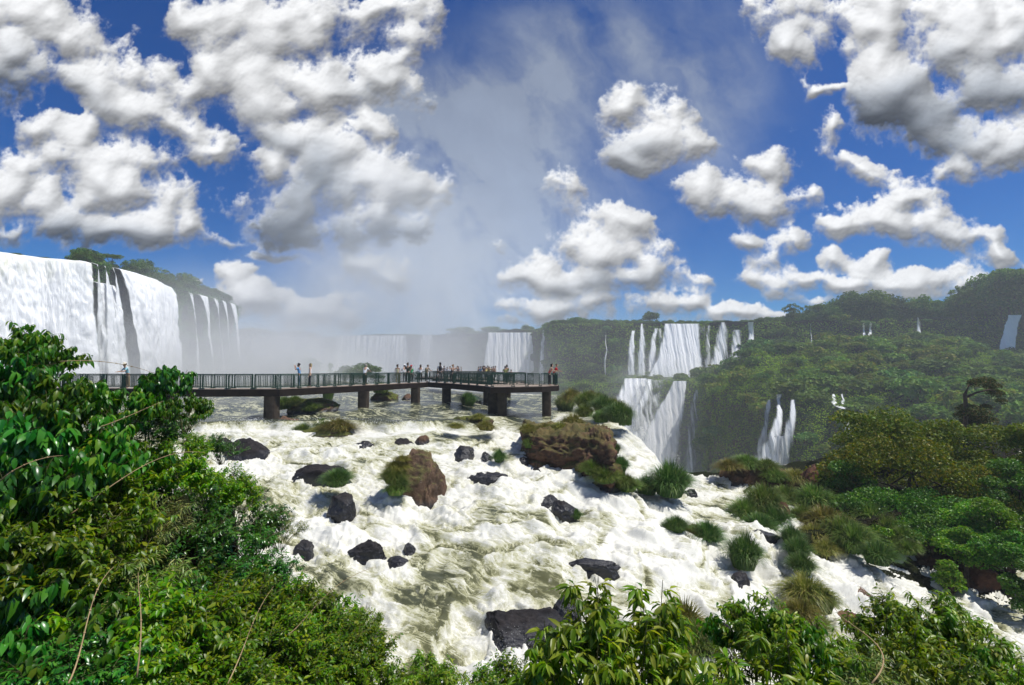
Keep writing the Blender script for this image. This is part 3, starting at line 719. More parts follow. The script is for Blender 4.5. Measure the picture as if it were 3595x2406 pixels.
def left_fall(a, b, label, cover=.95, out=1.2, bot=-6., silt=0., ragged=0., lift=0., spread=0., rs=0):
    ncol = max(8, int((b - a) * .9)); nr = 70
    V = np.zeros((nr, ncol, 3)); ST = np.zeros((nr, ncol, 3))
    s_acc = 0; prev = None
    for j, px in enumerate(np.linspace(a, b, ncol)):
        L, n = lipframe(px)
        if prev is not None: s_acc += (L - prev).length
        prev = L
        c = (j / (ncol - 1) - .5) * 2
        tang = Vector((-n.y, n.x, 0))
        for i in range(nr):
            t = (i / (nr - 1)) ** 1.15
            h = (L.z + lift - bot) * t
            o = out * math.sqrt(h + .02) + .3
            if i < 3: o -= (3 - i) * .9
            p = L + n * o + Vector((0, 0, lift - h)) - tang * (spread * c * math.sqrt(t))
            V[i, j] = p; ST[i, j] = (s_acc, h, rs)
    nb = fbm3(ST[..., 0] * .13, ST[..., 1] * .05, ST[..., 0] * 0 + rs, 4, .55)
    nf = fbm3(ST[..., 0] * .45, ST[..., 1] * .22, ST[..., 0] * 0 + rs + 5, 4, .6, fn=np.abs)
    g = sst(0, .15, np.linspace(0, 1, nr))[:, None]
    disp = (nb * 3.0 + (nf - .25) * 1.3) * (.15 + .85 * g) * min(1., (b - a) / 60 + .25)
    V[..., 0] += disp * .9; V[..., 1] -= disp * .35; V[..., 2] += (nf - .25) * .8 * g
    cov = edgecov(nr, ncol, min(.3, 9 / (b - a)), cover) + .35 * nb
    sl = silt * (1 - sst(0, .42, np.linspace(0, 1, nr)))[:, None] * (.5 + 1.2 * nb)
    o = mesh_np('waterfall', V.reshape(-1, 3), grid_faces(nr, ncol), M_fall, True, attrs={'cover': cov.ravel(), 'silt': np.clip(sl, 0, 1).ravel(), 'st': ST.reshape(-1, 3)})
    return tag(o, label, 'waterfall', 'waterfalls plunging over the cliffs')

left_fall(-400, 207, 'broad thundering white waterfall filling the left edge, with cream water at its lip', 1.35, 1.35, silt=.9, rs=1)
left_fall(209, 223, 'thin stream falling beside the broad left waterfall, over mossy dark rock', .75, .8, rs=3, spread=3.5)
left_fall(224, 241, 'narrow white stream falling between two mossy ribs of the left cliff', 1.0, .95, rs=4, spread=5.)
left_fall(242, 257, 'second narrow stream of the left cliff, close against the rounded white fall', .95, 1., rs=5, spread=4.)
left_fall(209, 262, 'thin veil of spray water under the mossy ribs of the left cliff', 1.0, 1.0, rs=7, lift=-5, spread=0.)
left_fall(254, 388, 'rounded white waterfall bulging from the left cliff below the trees', 1.3, 1.3, rs=6, spread=3.)
left_fall(419, 441, 'thin fall starting at the dark notch right of the rounded fall', 1.0, .9, rs=8, spread=4)
left_fall(443, 475, 'middle white fall of the row at the far end of the left cliff', 1.05, 1.1, rs=9, spread=4.)
left_fall(476, 496, 'slender fall second from the far end of the left cliff', .95, 1.0, rs=10, spread=4.)
left_fall(498, 515, 'faint veil of water near the end of the left cliff', 1.0, .9, rs=11, spread=3.)
left_fall(515, 537, 'last pale fall at the very tip of the left cliff', .9, .9, rs=12, spread=3.)

from mathutils.bvhtree import BVHTree
HBVH = BVHTree.FromPolygons([tuple(v) for v in HV.reshape(-1, 3).tolist()], grid_faces(NRh, len(hx)).tolist())
def fall(rows, label, cover=.9, lift=2.5, rs=0, nr=60, bulge=.8, soft=.42, dfun=None):
    """rows: (px centre, py, half width px) down the fall; it lies on the hillside"""
    rows = np.array(rows, float)
    if 1430 < rows[0, 0] < 1840: rows[:, 2] *= 1.3
    ncol = max(7, int(rows[:, 2].max() * 2 * .8))
    py = np.linspace(rows[0, 1], rows[-1, 1], nr); cx = np.interp(py, rows[:, 1], rows[:, 0]); hw = np.interp(py, rows[:, 1], rows[:, 2])
    V = np.zeros((nr, ncol, 3)); ST = np.zeros((nr, ncol, 3))
    dprev = 1e9; ds = []
    for i in range(nr):
        if dfun: d = dfun(cx[i], py[i]) - lift
        else:
            q = profile(cx[i]); yy_ = py[i]
            if rows[0, 1] < q[1, 0]: yy_ = min(yy_, q[1, 0] - 1.5)
            elif rows[0, 1] > q[2, 0] - 12 and cx[i] < 1700: yy_ = max(yy_, q[2, 0])
            dr = PD(cx[i], yy_, 1.).normalized(); hit = HBVH.ray_cast(Vector((0, 0, 0)), dr)[0]
            d = (hit.y if hit is not None else hill_d(cx[i], yy_)) - lift
        dprev = min(d, dprev); ds.append(dprev)
    ds = np.array(ds); kf = np.arange(nr); pf_ = np.polyval(np.polyfit(kf, ds, 2 if nr and (ds[0] - ds[-1]) > 6 else 1), kf)
    ds = pf_ - min(3., max(0, (pf_ - ds).max())) - .3
    for i in range(nr):
        d = ds[i]
        for j in range(ncol):
            c = j / (ncol - 1) * 2 - 1
            V[i, j] = PD(cx[i] + c * hw[i], py[i], d - bulge * (1 - c * c) * (.3 + i / nr * 1.6))
            ST[i, j] = (V[i, j][0], -V[i, j][2], rs * 3.1)
    nb = fbm3(V[..., 0] * .35, V[..., 2] * .015, V[..., 0] * 0 + rs, 4, .55)
    V[..., 1] -= nb * 1.7; V[..., 0] += .3 * nb + 1.1 * fbm3(V[..., 2] * .12, V[..., 0] * .05, V[..., 0] * 0 + rs * 1.7, 3)
    cov = edgecov(nr, ncol, soft, cover) + .4 * nb
    o = mesh_np('waterfall', V.reshape(-1, 3), grid_faces(nr, ncol), M_fall, True, attrs={'cover': cov.ravel(), 'silt': np.zeros(nr * ncol), 'st': ST.reshape(-1, 3)})
    return tag(o, label, 'waterfall', 'waterfalls plunging over the cliffs')

gd = lambda px, py: 428 + 25 * math.sin(px * .012) - 4 - (py - 768) * .06
fall([(640,769,100),(640,850,104)], 'long pale curtain of water in the mist just right of the left cliff', 1.0, 4, 21, dfun=gd, soft=.06)
fall([(850,768,85),(850,850,90)], 'faint wide curtain of water deep in the mist of the gorge', .9, 4, 22, dfun=gd, soft=.06)
fall([(975,767,28),(972,850,31)], 'dim narrow curtain at the right end of the misty gorge wall', .75, 4, 23, dfun=gd)
fall([(1168,761,55),(1166,800,58),(1162,870,64)], 'wide even white curtain left of the long green cliff', 1.3, 6, 24, soft=.06)
fall([(1244,755,4),(1241,790,8),(1240,872,11)], 'single slender fall beside the wide even curtain', .95, 5, 25)
fall([(1386,755,2),(1387,800,4),(1384,830,5),(1384,862,2)], 'thread of water halfway along the green cliff', .55, 3, 26)
fall([(1382,858,4),(1372,880,6),(1362,905,7),(1360,930,5)], 'thin crooked cascade below the thread of water on the green cliff', .5, 3, 27)
fall([(1448,757,5),(1446,800,9),(1446,858,11)], 'leftmost fall of the tall middle group on the green cliff', .85, 5, 28)
fall([(1468,741,3),(1470,760,7),(1468,800,11),(1467,862,14)], 'fall with a narrow spout, second from the left in the middle group', .9, 5, 29)
fall([(1500,752,5),(1494,790,9),(1490,862,14)], 'slanting fall left of the widest fall of the middle group', .85, 5, 30)
fall([(1511,752,6),(1512,800,8),(1513,862,10)], 'faint veil between the slanting fall and the widest fall', .45, 5, 31)
fall([(1560,741,34),(1558,780,38),(1552,830,46),(1548,863,58)], 'widest white fall of the middle group with cream water at its top', 1.25, 7, 32, soft=.12)
fall([(1622,745,5),(1620,790,8),(1618,850,12)], 'thin faint fall right of the widest fall', .45, 5, 33)
fall([(1654,738,7),(1654,755,14),(1650,790,20),(1640,845,30)], 'fall spreading like a skirt in the middle group', .95, 6, 34)
fall([(1685,755,12),(1684,790,15),(1678,835,20)], 'ragged fall between the skirt-shaped fall and the lone right one', .7, 5, 35)
fall([(1719,737,9),(1718,770,9),(1718,815,9)], 'bright straight fall standing alone at the right of the middle group', 1.1, 4, 36)
fall([(1856,740,2),(1856,800,3)], 'hair-thin trickle high on the right hillside', .4, 3, 37)
fall([(1976,740,5),(1976,785,7)], 'left half of the small twin fall on the right hillside', .85, 4, 38)
fall([(1992,738,6),(1990,784,7)], 'right half of the small twin fall on the right hillside', .75, 4, 39)
fall([(2101,727,4),(2102,740,8),(2103,784,9)], 'small pointed fall high on the right hillside', .6, 4, 40)
fall([(2322,721,16),(2310,760,22),(2303,819,22)], 'white fall at the far right edge below tall trees', 1.4, 7, 41, soft=.15)
fall([(1570,748,62),(1566,800,70),(1562,858,82)], 'thin veils of water filling the gaps of the middle group', .32, 3.5, 54)
fall([(1490,870,48),(1478,940,66),(1488,1000,80),(1496,1086,84)], 'thin veil spread over the wall behind the broad lower fall', .35, 3, 55)
fall([(1455,866,26),(1448,900,30),(1436,940,30),(1452,980,50),(1478,1030,55),(1492,1086,50)], 'broad lower fall pouring into the gorge, left branch', 1.1, 5, 42, soft=.2)
fall([(1487,868,10),(1480,900,12),(1462,940,18),(1455,985,26)], 'narrow strand joining the broad lower fall from above', .75, 6, 43)
fall([(1556,872,16),(1546,900,18),(1534,940,30),(1515,990,40),(1505,1050,42),(1502,1088,44)], 'steep right branch of the broad lower fall', 1.15, 8, 44, soft=.2)
fall([(1593,892,4),(1590,930,12),(1585,990,18),(1582,1085,20)], 'thin fall running down beside the broad lower fall', .55, 5, 45)
fall([(1758,915,4),(1755,960,9),(1745,1010,16),(1738,1072,24)], 'left finger of the fanned cascade on the right', .7, 4, 46)
fall([(1784,902,6),(1781,950,11),(1774,1010,20),(1768,1075,34)], 'middle finger of the fanned cascade on the right', .95, 5, 47)
fall([(1812,915,7),(1810,960,12),(1803,1010,16),(1796,1076,18)], 'right finger of the fanned cascade on the right', .9, 4, 48)
fall([(1790,998,26),(1772,1020,44),(1760,1078,52)], 'wide apron where the fingers of the fanned cascade join', 1.15, 8, 53)
fall([(1906,902,5),(1910,925,12),(1925,934,16)], 'small fall tumbling in a hollow of the right hillside', .75, 3, 49)
fall([(1931,902,7),(1930,936,8)], 'stubby white fall at the right of the hollow', .8, 4, 50)
fall([(1938,942,5),(1942,980,10),(1944,1030,12),(1940,1080,10)], 'broken cascade showing behind the left edge of the near tree', .8, 4, 51)

# ================================================================ air
def volmat(name, dens, col=(.92, .95, 1.), aniso=.35):
    m = bpy.data.materials.new(name); m.use_nodes = True; nt = NT(m.node_tree); nt.n.clear()
    out = nt.new('ShaderNodeOutputMaterial'); v = nt.new('ShaderNodeVolumePrincipled')
    v.inputs['Color'].default_value = (*col, 1); v.inputs['Anisotropy'].default_value = aniso
    v.inputs['Density'].default_value = dens
    nt.l.new(v.outputs[0], out.inputs['Volume'])
    return m, nt, v
HAZE = .0005
mb = MB(); mb.box((0, 300, 1.5), (1100, 820, 121)); hz = mb.build('haze', volmat('haze air', HAZE, (.86, .92, 1.))[0]); tag(hz, kind='stuff')

def mist(label, c, size, dens, zfall, seed, nscale=.02, aniso=.3):
    """a bank of spray: dense at the middle of its foot, gone at its borders"""
    m, nt, v = volmat('mist ' + str(seed), dens, (.98, .99, 1.), aniso)
    tc = nt.new('ShaderNodeTexCoord').outputs['Generated']
    gx = nt.vm('SUBTRACT', tc, (.5, .5, 0)).outputs[0]
    sep = nt.new('ShaderNodeSeparateXYZ'); nt.l.new(gx, sep.inputs[0])
    r = nt.math('SQRT', nt.math('ADD', nt.math('POWER', nt.math('ABSOLUTE', nt.math('MULTIPLY', sep.outputs[0], 2.)), 2.), nt.math('POWER', nt.math('ABSOLUTE', nt.math('MULTIPLY', sep.outputs[1], 2.)), 2.)))
    # the bank narrows with height
    r = nt.math('ADD', r, nt.math('MULTIPLY', sep.outputs[2], .35))
    ob = nt.new('ShaderNodeTexCoord').outputs['Object']
    n = nt.noise(ob, nscale, 3, .6)
    env = nt.mapr(r, .98, .15); zz = nt.math('POWER', nt.mapr(sep.outputs[2], 1., 0.), zfall)
    nn = nt.mapr(n, .32, .62, .15, 1.35)
    nt.put(v.inputs['Density'], nt.math('MULTIPLY', nt.math('MULTIPLY', nt.math('MULTIPLY', env, zz), nn), dens))
    b = MB(); b.box((0, 0, size[2] / 2), size)
    o = b.build('mist', m, loc=c)
    return tag(o, label, 'mist', kind='stuff')
mist('great cloud of spray rising from the far gorge', (-78, 330, -56), (260, 220, 200), .036, .8, 1, .018)
mist('mist at the foot of the left falls', (-88, 175, -8), (100, 190, 42), .075, 1.3, 2, .05)
mist('mist hanging before the long green cliff', (45, 300, -56), (160, 90, 105), .010, .7, 3, .03)
mist('mist at the foot of the middle falls', (75, 262, -56), (120, 90, 66), .024, 1.0, 4, .04)
mist('mist at the shelf below the widest fall', (84, 287, -8), (70, 26, 26), .07, 1.2, 5, .06)
mist('mist at the foot of the fanned cascade', (92, 165, -56), (80, 70, 50), .005, 1.0, 6, .05)
# ================================================================ vegetation
def leaf_cards(Pp, N, L, Wd, rs, tilt=.8, bend=.0):
    """small folded leaves at points Pp, facing roughly along N: each leaf is two triangles folded on its midrib (4 points, 2 faces)"""
    n = len(Pp)
    nr = N + tilt * rs.normal(size=(n, 3)); nr /= np.linalg.norm(nr, axis=1)[:, None]
    t = rs.normal(size=(n, 3)); t[:, 2] -= bend; t -= nr * (t * nr).sum(1)[:, None]; t /= np.linalg.norm(t, axis=1)[:, None]
    b = np.cross(nr, t)
    L = np.asarray(L)[:, None] if np.ndim(L) else L; Wd = np.asarray(Wd)[:, None] if np.ndim(Wd) else Wd
    V = np.stack([Pp - t * L * .5, Pp + b * Wd * .5 + nr * Wd * .18, Pp + t * L * .5 - nr * Wd * .15, Pp - b * Wd * .5 + nr * Wd * .18], 1).reshape(-1, 3)
    i = np.arange(n)[:, None] * 4
    T = np.concatenate([i + np.array([[0, 1, 2]]), i + np.array([[0, 2, 3]])])
    return V, T

def blob_points(blobs, n, rs, shell=.55):
    """points through the outer part of a set of lumps (cx,cy,cz,rx,ry,rz), with normals"""
    B = np.array(blobs, float)
    w = B[:, 3] * B[:, 4] + B[:, 4] * B[:, 5]; k = rs.choice(len(B), n, p=w / w.sum())
    d = rs.normal(size=(n, 3)); d /= np.linalg.norm(d, axis=1)[:, None]
    d[:, 2] = np.where(rs.uniform(size=n) < .75, np.abs(d[:, 2]), d[:, 2])
    r = 1 - shell * rs.uniform(0, 1, n) ** 1.8
    # uneven outline
    r = r * (1 + .28 * fbm3(d[:, 0] * 2.1 + k, d[:, 1] * 2.1, d[:, 2] * 2.1 + k * .7, 3))
    return B[k, :3] + d * B[k, 3:6] * r[:, None], d

C_DK = ((.012, .030, .008), (.035, .075, .018), (.075, .11, .03))
M_far = leafmat('distant foliage', (.026, .060, .018), (.055, .105, .028), (.10, .13, .045), rough=.75, trans=.2, spec=.1, scale=.25)
M_mid = leafmat('forest foliage', (.030, .070, .013), (.076, .132, .024), (.11, .14, .035), rough=.6, trans=.25, spec=.2, scale=.4)
M_olive = leafmat('olive foliage', (.034, .066, .009), (.082, .125, .016), (.15, .15, .028), rough=.5, trans=.3, spec=.25, scale=.6)
M_bark = plain('bark', (.075, .055, .038), .9, .1, var=.35, vs=6, bump=.6, bs=20)
M_barkl = plain('pale bark', (.16, .13, .095), .85, .15, var=.3, vs=8, bump=.5, bs=30)

def tree_mesh(seed, blobs, nleaf, L, trunk, mat_, limbs=6, tr=.35, parent_name='tree', shell=.6, bark=None):
    rs = np.random.RandomState(seed)
    root = empty(parent_name)
    Pp, N = blob_points(blobs, nleaf, rs, shell)
    sz = L * rs.uniform(.6, 1.4, nleaf)
    V, T = leaf_cards(Pp, N * .6 + np.array([0, 0, .5]), sz, sz * rs.uniform(.45, .75, nleaf), rs, .75, .5)
    cr = mesh_np('crown', V, T, mat_, False, root)
    mb = MB(); base = Vector(trunk[0]); top = Vector(trunk[1])
    pts = [base.lerp(top, t) + Vector((math.sin(t * 4 + seed) * .25 * tr * 2, math.cos(t * 3 + seed) * .2 * tr * 2, 0)) * min(1, t * 3) for t in (0, .2, .45, .7, 1)]
    mb.tube(pts, [tr * 1.4, tr, tr * .85, tr * .65, tr * .4], 7)
    for i in range(limbs):
        b = blobs[i % len(blobs)]; s = pts[2 + i % 3]; e = Vector(b[:3]) + Vector((0, 0, b[5] * .2))
        m = s.lerp(e, .5) + Vector((rs.uniform(-.4, .4), rs.uniform(-.4, .4), -.15 * (e - s).length)) * tr
        mb.tube([s, m, e], [tr * .45, tr * .3, tr * .12], 5)
    tk = mb.build('trunk', bark or M_bark, root, True)
    return proto(root, cr, tk)

def rb(rs, n, R_, H, z0, r0=.42):
    """random lumps filling a dome-shaped crown of radius R_ and height H above z0"""
    out = []
    for i in range(n):
        a = rs.uniform(0, 6.28); r = R_ * math.sqrt(rs.uniform(0, 1)) * .68
        q = R_ * r0 * rs.uniform(.7, 1.25)
        top = z0 + H * math.sqrt(max(.05, 1 - (r / R_) ** 2))
        h = z0 + q * .5 + (top - z0 - q) * rs.uniform(.0, 1.0) ** .6
        out.append((r * math.cos(a), r * math.sin(a), h, q, q, q * rs.uniform(.7, .95)))
    return out
_r = np.random.RandomState(3)
FT = []                                     # forest trees, unit: metres, about 10 m tall
FT.append(tree_mesh(1, rb(_r, 20, 4.0, 9, 1.0), 2600, .62, ((0, 0, -1.5), (0, 0, 6.5)), M_far, tr=.22))
FT.append(tree_mesh(2, rb(_r, 20, 4.8, 7, 2.2), 2600, .62, ((0, 0, -1.5), (.4, 0, 6.5)), M_mid, tr=.25))
FT.append(tree_mesh(3, rb(_r, 14, 2.9, 8.6, 1.6, .5), 1900, .55, ((0, 0, -1.5), (-.2, 0, 7)), M_far, tr=.2))
FT.append(tree_mesh(4, [(x, y, z, q, q, q * .45) for x, y, z, q, _, _ in rb(_r, 14, 5.6, 3.4, 5.6, .34)], 2200, .5, ((0, 0, -1.5), (.5, 0, 7.2)), M_mid, tr=.22, limbs=9))
FT.append(tree_mesh(5, rb(_r, 22, 4.6, 7.6, .2), 2800, .6, ((0, 0, -1.5), (0, 0, 5)), M_far, tr=.2))
# bamboo-like plume tree
pl = []
for i in range(16):
    a = _r.uniform(0, 6.28); r = _r.uniform(.5, 3.2)
    for k in range(4): pl.append((r * math.cos(a) * (.4 + .28 * k), r * math.sin(a) * (.4 + .28 * k), 3 + 2.1 * k - .25 * k * k * r / 3, .55, .55, .95))
FT.append(tree_mesh(6, pl, 1500, .6, ((0, 0, -1), (0, 0, 6)), leafmat('plume foliage', (.05, .085, .025), (.10, .15, .045), None, .6, .3, .1, .4), limbs=16, tr=.12, shell=.9))
for t in FT: t.location = (0, -500, -900)
_used = set()
_kidlist = {i: list(_kids[t.name]) for i, t in enumerate(FT)}
def place_tree(i, loc, s, label, cat='tree', group=None, sz=None, rz=None, name='tree'):
    if i not in _used: o = FT[i]; _used.add(i)
    else:
        o = FT[i].copy(); COL.objects.link(o)
        for ch in _kidlist[i]:
            c = ch.copy(); COL.objects.link(c); c.parent = o
    o.name = name
    for k in ('label', 'category', 'group', 'kind'):
        if k in o: del o[k]
    o.location = loc; o.scale = (s, s, s if sz is None else sz); o.rotation_euler = (0, 0, random.uniform(0, 6.28) if rz is None else rz)
    return tag(o, label, cat, group)
random.seed(11)
# (kind, px, top py, base py, depth, label) : trees whose shape can be told apart on the skyline
def tree_at(kind, px, top, base, d, label, wide=1., group=None, cat='tree', name='tree'):
    if name == 'bush': d *= 1.3
    B, T = PD(px, base, d), PD(px, top, d)
    B.z -= 1.6; h = T.z - B.z; H = {0: 10, 1: 9.0, 2: 10.5, 3: 9.6, 4: 8.2, 5: 10.5}[kind]; s = h / H
    return place_tree(kind, B, s * wide, label, cat, group, sz=s, name=name)
TL = [(3, 258, 578, 606, 150, 'open flat-topped tree on the left cliff, first from the waterfall lip', 1.1), (0, 300, 594, 630, 160, 'low bushy tree second in the row above the rounded fall', 1.1), (4, 335, 594, 642, 166, 'round dark tree above the rounded fall, tallest of its row', 1.0), (0, 375, 618, 662, 180, 'low shrubby tree where the left cliff dips behind the rounded fall', 1.1), (4, 415, 625, 674, 190, 'broad tree above the dark notch of the left cliff', 1.1), (0, 450, 644, 684, 200, 'low bush-like tree right of the broad tree on the left cliff', 1.1), (4, 490, 661, 692, 208, 'small bushy tree near the end of the left cliff', 1.2), (0, 518, 674, 692, 212, 'last small tree at the tip of the left cliff', 1.3), (4, 205, 590, 603, 140, 'low tuft of bushes beside the lip of the broad left fall', 2.),
 (1, 1487, 714, 742, 330, 'round tree standing up above the flat forest edge over the middle falls', 1.2), (4, 1320, 727, 745, 345, 'low mound of trees on the rim left of the round tree', 2.6), (4, 1270, 733, 752, 352, 'hazy low trees where the green cliff begins', 2.2), (1, 1205, 745, 762, 400, 'dim low tree above the wide even curtain', 1.6), (4, 1130, 747, 764, 410, 'pale misty trees left of the wide even curtain', 3.), (4, 1060, 748, 768, 430, 'ghostly trees fading into the spray', 3.4), (4, 590, 752, 772, 445, 'ghostly trees on the far rim right of the left cliff', 4.), (4, 690, 757, 774, 450, 'second patch of ghostly trees on the far rim', 4.),
 (5, 1815, 690, 742, 295, 'feathery bamboo-like tree on the right rim, first from the middle falls', 1.1), (5, 1850, 694, 742, 295, 'second feathery tree beside the first on the right rim', 1.), (3, 1875, 690, 740, 292, 'thin open tree between the feathery trees and the big grove', .8), (1, 1910, 688, 740, 288, 'dark round tree at the left end of the big grove', 1.0), (4, 1950, 668, 738, 286, 'tall dark tree in the middle of the big grove', 1.0), (1, 1995, 668, 738, 284, 'broad dark tree crowning the big grove', 1.15), (0, 2040, 672, 736, 282, 'dark tree at the right end of the big grove', 1.15), (3, 2080, 684, 734, 278, 'flat tree in the gap right of the big grove', .9), (1, 2110, 678, 732, 275, 'spreading tree in the gap of the right skyline', 1.0), (3, 2145, 682, 732, 272, 'airy tree right of the spreading tree on the skyline', .8), (5, 2200, 645, 730, 262, 'tall feathery tree where the right hill rises', .9), (5, 2225, 638, 730, 258, 'second tall feathery tree where the right hill rises', .9), (1, 2255, 634, 730, 256, 'big dark tree left of the umbrella tree', .95), (3, 2310, 600, 726, 245, 'umbrella-shaped tree highest on the right skyline', .85), (1, 2340, 622, 726, 244, 'dark tree under the umbrella tree at the right edge', 1.0), (4, 2290, 640, 726, 250, 'dense tree below the umbrella tree', 1.1), (1, 2390, 615, 724, 240, 'large tree just beyond the right edge of the view', 1.2)]
for (k, px, top, base, d, lab, wd) in TL: tree_at(k, px, top, base, d, lab, wd)
# the forest edge itself: trees nothing tells apart
GF = 'trees of the forest edge along the cliff rim'
for px in np.arange(1245, 2420, 8):
    q = profile(px); d = q[0, 1] + random.uniform(4, 16)
    tall = np.interp(px, [1245, 1320, 1430, 1500, 1700, 1780, 1900, 2100, 2250, 2420], [9, 13, 9, 7, 6, 14, 34, 30, 60, 75]) * random.uniform(.65, 1.1)
    tree_at(random.choice([0, 1, 4, 4]), px + random.uniform(-5, 5), q[0, 0] - tall, q[0, 0] + 7, d, 'dark green tree crowded into the forest edge along the right cliff rim', 1.1 if tall > 20 else 1.35, GF)
for px in np.arange(200, 540, 11):
    L, n = lipframe(px)
    if 262 < px < 380: L = L - n * 9
    s = random.uniform(.34, .62)
    place_tree(random.choice([0, 1, 4]), L - n * random.uniform(1.5, 6) + Vector((0, 0, -1.0)), s * 1.1, 'small green tree lining the top of the left cliff', group='small trees along the left cliff top', sz=s)
# misty islets behind the walkway
for (k, px, top, base, d, lab, wd) in [(2, 573, 809, 850, 175, 'tallest misty tree on the islets behind the walkway', .9), (2, 663, 812, 850, 170, 'misty tree right of the tallest on the islets', .8), (4, 620, 828, 862, 165, 'low misty bush between the two tall islet trees', 1.2), (4, 700, 820, 862, 160, 'square-topped misty bush behind the couple on the walkway', 1.3), (4, 520, 826, 862, 178, 'wide misty bush on the left islet', 1.7), (4, 465, 828, 862, 182, 'faint misty bush at the left end of the islets', 1.6), (2, 756, 828, 852, 150, 'small lone misty bush right of the square-topped one', .7), (4, 790, 837, 864, 140, 'low green bush on the islet left of the man in white', 1.4), (4, 835, 831, 866, 135, 'rounded bright green bush on the islet behind the man in white', 1.8), (4, 400, 834, 852, 184, 'very faint misty bush behind the near leaves', 2.4), (4, 330, 830, 852, 184, 'very faint wide bush below the rounded fall', 2.)]:
    tree_at(k, px, top, base, d, lab, wd, 'bushes on the misty islets', 'bush', 'bush')

# ---- the hillside itself: shrub crowns one by one, undergrowth between them
M_under = leafmat('hillside undergrowth', (.066, .118, .014), (.100, .165, .020), (.15, .18, .03), rough=.8, trans=.25, spec=.1, scale=.04)
rs = np.random.RandomState(21)
HVf = HV.reshape(-1, 3); HNf = hn.reshape(-1, 3)
rr, cc_ = NRh, len(hx)
area = np.linalg.norm(np.cross(np.gradient(HV, axis=1), np.gradient(HV, axis=0)), axis=2)
wgt = area / (HV[..., 1] ** 1.6); wgt[:7] = 0
wgt *= (1 - .55 * sst(.2, -.3, hn[..., 2] - .3 * n1))
wgt[:, hx < 1240] *= .35
# keep the undergrowth off the falls' faces
scr_x = (HV[..., 0] / HV[..., 1] * F_ + CX) / K
NU = 230000
idx = rs.choice(rr * cc_, NU, p=(wgt / wgt.sum()).ravel())
Pp = HVf[idx] + rs.uniform(-.9, .9, (NU, 3)) * np.array([1.2, 1.2, 1.])
lump = fbm3(Pp[:, 0] * .22, Pp[:, 1] * .22, Pp[:, 2] * .22, 3)
Pp += HNf[idx] * (rs.uniform(-.4, 1.1, NU) + 1.8 * np.clip(lump + .1, 0, 1))[:, None]
szz = rs.uniform(.35, .85, NU) * np.clip(Pp[:, 1] / 220, .55, 1.4)
V, T = leaf_cards(Pp, HNf[idx] + np.array([0, 0, .9]), szz * 1.15, szz * .75, rs, .5, .4)
tag(mesh_np('undergrowth', V, T, M_under), 'green undergrowth covering the hillside and cliffs', 'undergrowth', kind='stuff')

def shrub_proto(seed, mat_, nl=900, L=.42):
    r = np.random.RandomState(seed)
    root = empty('shrub')
    bl = [(r.uniform(-1, 1), r.uniform(-1, 1), r.uniform(.3, 1.2), r.uniform(.8, 1.3), r.uniform(.8, 1.3), r.uniform(.7, 1.1)) for _ in range(6)]
    Pp, N = blob_points(bl, nl, r, .45)
    sz = L * r.uniform(.6, 1.4, nl)
    V, T = leaf_cards(Pp, N + np.array([0, 0, .3]), sz, sz * .6, r, .6, .4)
    c = mesh_np('foliage', V, T, mat_, False, root)
    mb = MB()
    for b in bl: mb.tube([(0, 0, -.8), (b[0] * .5, b[1] * .5, .1), b[:3]], [.09, .06, .03], 4)
    k = mb.build('stems', M_bark, root)
    return root, [c, k]
SPr = [shrub_proto(31, M_mid), shrub_proto(32, M_far), shrub_proto(33, leafmat('bright shrub foliage', (.045, .075, .012), (.085, .125, .022), (.13, .12, .03), .6, .3, .15, .5)), shrub_proto(34, M_mid, 800, .5)]
w2 = area.copy(); w2[:7] = 0; w2 *= (hn[..., 2] > .25) * (scr_x > 1240) * (scr_x < 2420); w2 /= HV[..., 1] ** 1.2
ids = rs.choice(rr * cc_, 900, p=(w2 / w2.sum()).ravel())
kept = []
first = [True] * len(SPr)
for i in ids:
    p = HVf[i]
    if any((p[0] - q[0]) ** 2 + (p[1] - q[1]) ** 2 < 20 for q in kept): continue
    kept.append(p)
    if len(kept) > 260: break
    k = int(rs.choice([0, 0, 1, 2, 3])); s = rs.uniform(1.0, 3.6) ** 1.0
    root, ch = SPr[k]
    if first[k]: o = root; first[k] = False
    else:
        o = root.copy(); COL.objects.link(o)
        for c in ch: x = c.copy(); COL.objects.link(x); x.parent = o
    o.location = (p[0], p[1], p[2] + .3); o.scale = (s * 1.15, s * 1.15, s * rs.uniform(.7, 1.1)); o.rotation_euler = (0, 0, rs.uniform(0, 6.28))
    tag(o, 'rounded green shrub on the far hillside between the waterfalls', 'shrub', 'shrubs covering the far hillside')

# greenery clinging to the left cliff between its falls
ii = [(r_, c_) for r_ in range(4, 34) for c_ in range(LV.shape[1]) if (203 < lpx[c_] < 262 or 388 < lpx[c_] < 546) and r_ < 8 + (26 if lpx[c_] > 388 else 12)]
rs = np.random.RandomState(44); k = rs.choice(len(ii), 16000); ii = np.array(ii)[k]
Pp = LV[ii[:, 0], ii[:, 1]] + rs.uniform(-.8, .8, (16000, 3)); Pp[:, 0] += .7
keep_ = fbm3(Pp[:, 1] * .12, Pp[:, 2] * .10, Pp[:, 0] * .1, 3) > -.12
keep_ |= ii[:, 0] < 11
Pp = Pp[keep_]; V, T = leaf_cards(Pp, np.array([[.8, -.3, .8]]) + 0 * Pp, .55, .34, rs, .8, .4)
tag(mesh_np('cliff_greenery', V, T, M_far), 'green plants clinging to the left cliff between the falls', 'undergrowth', kind='stuff')
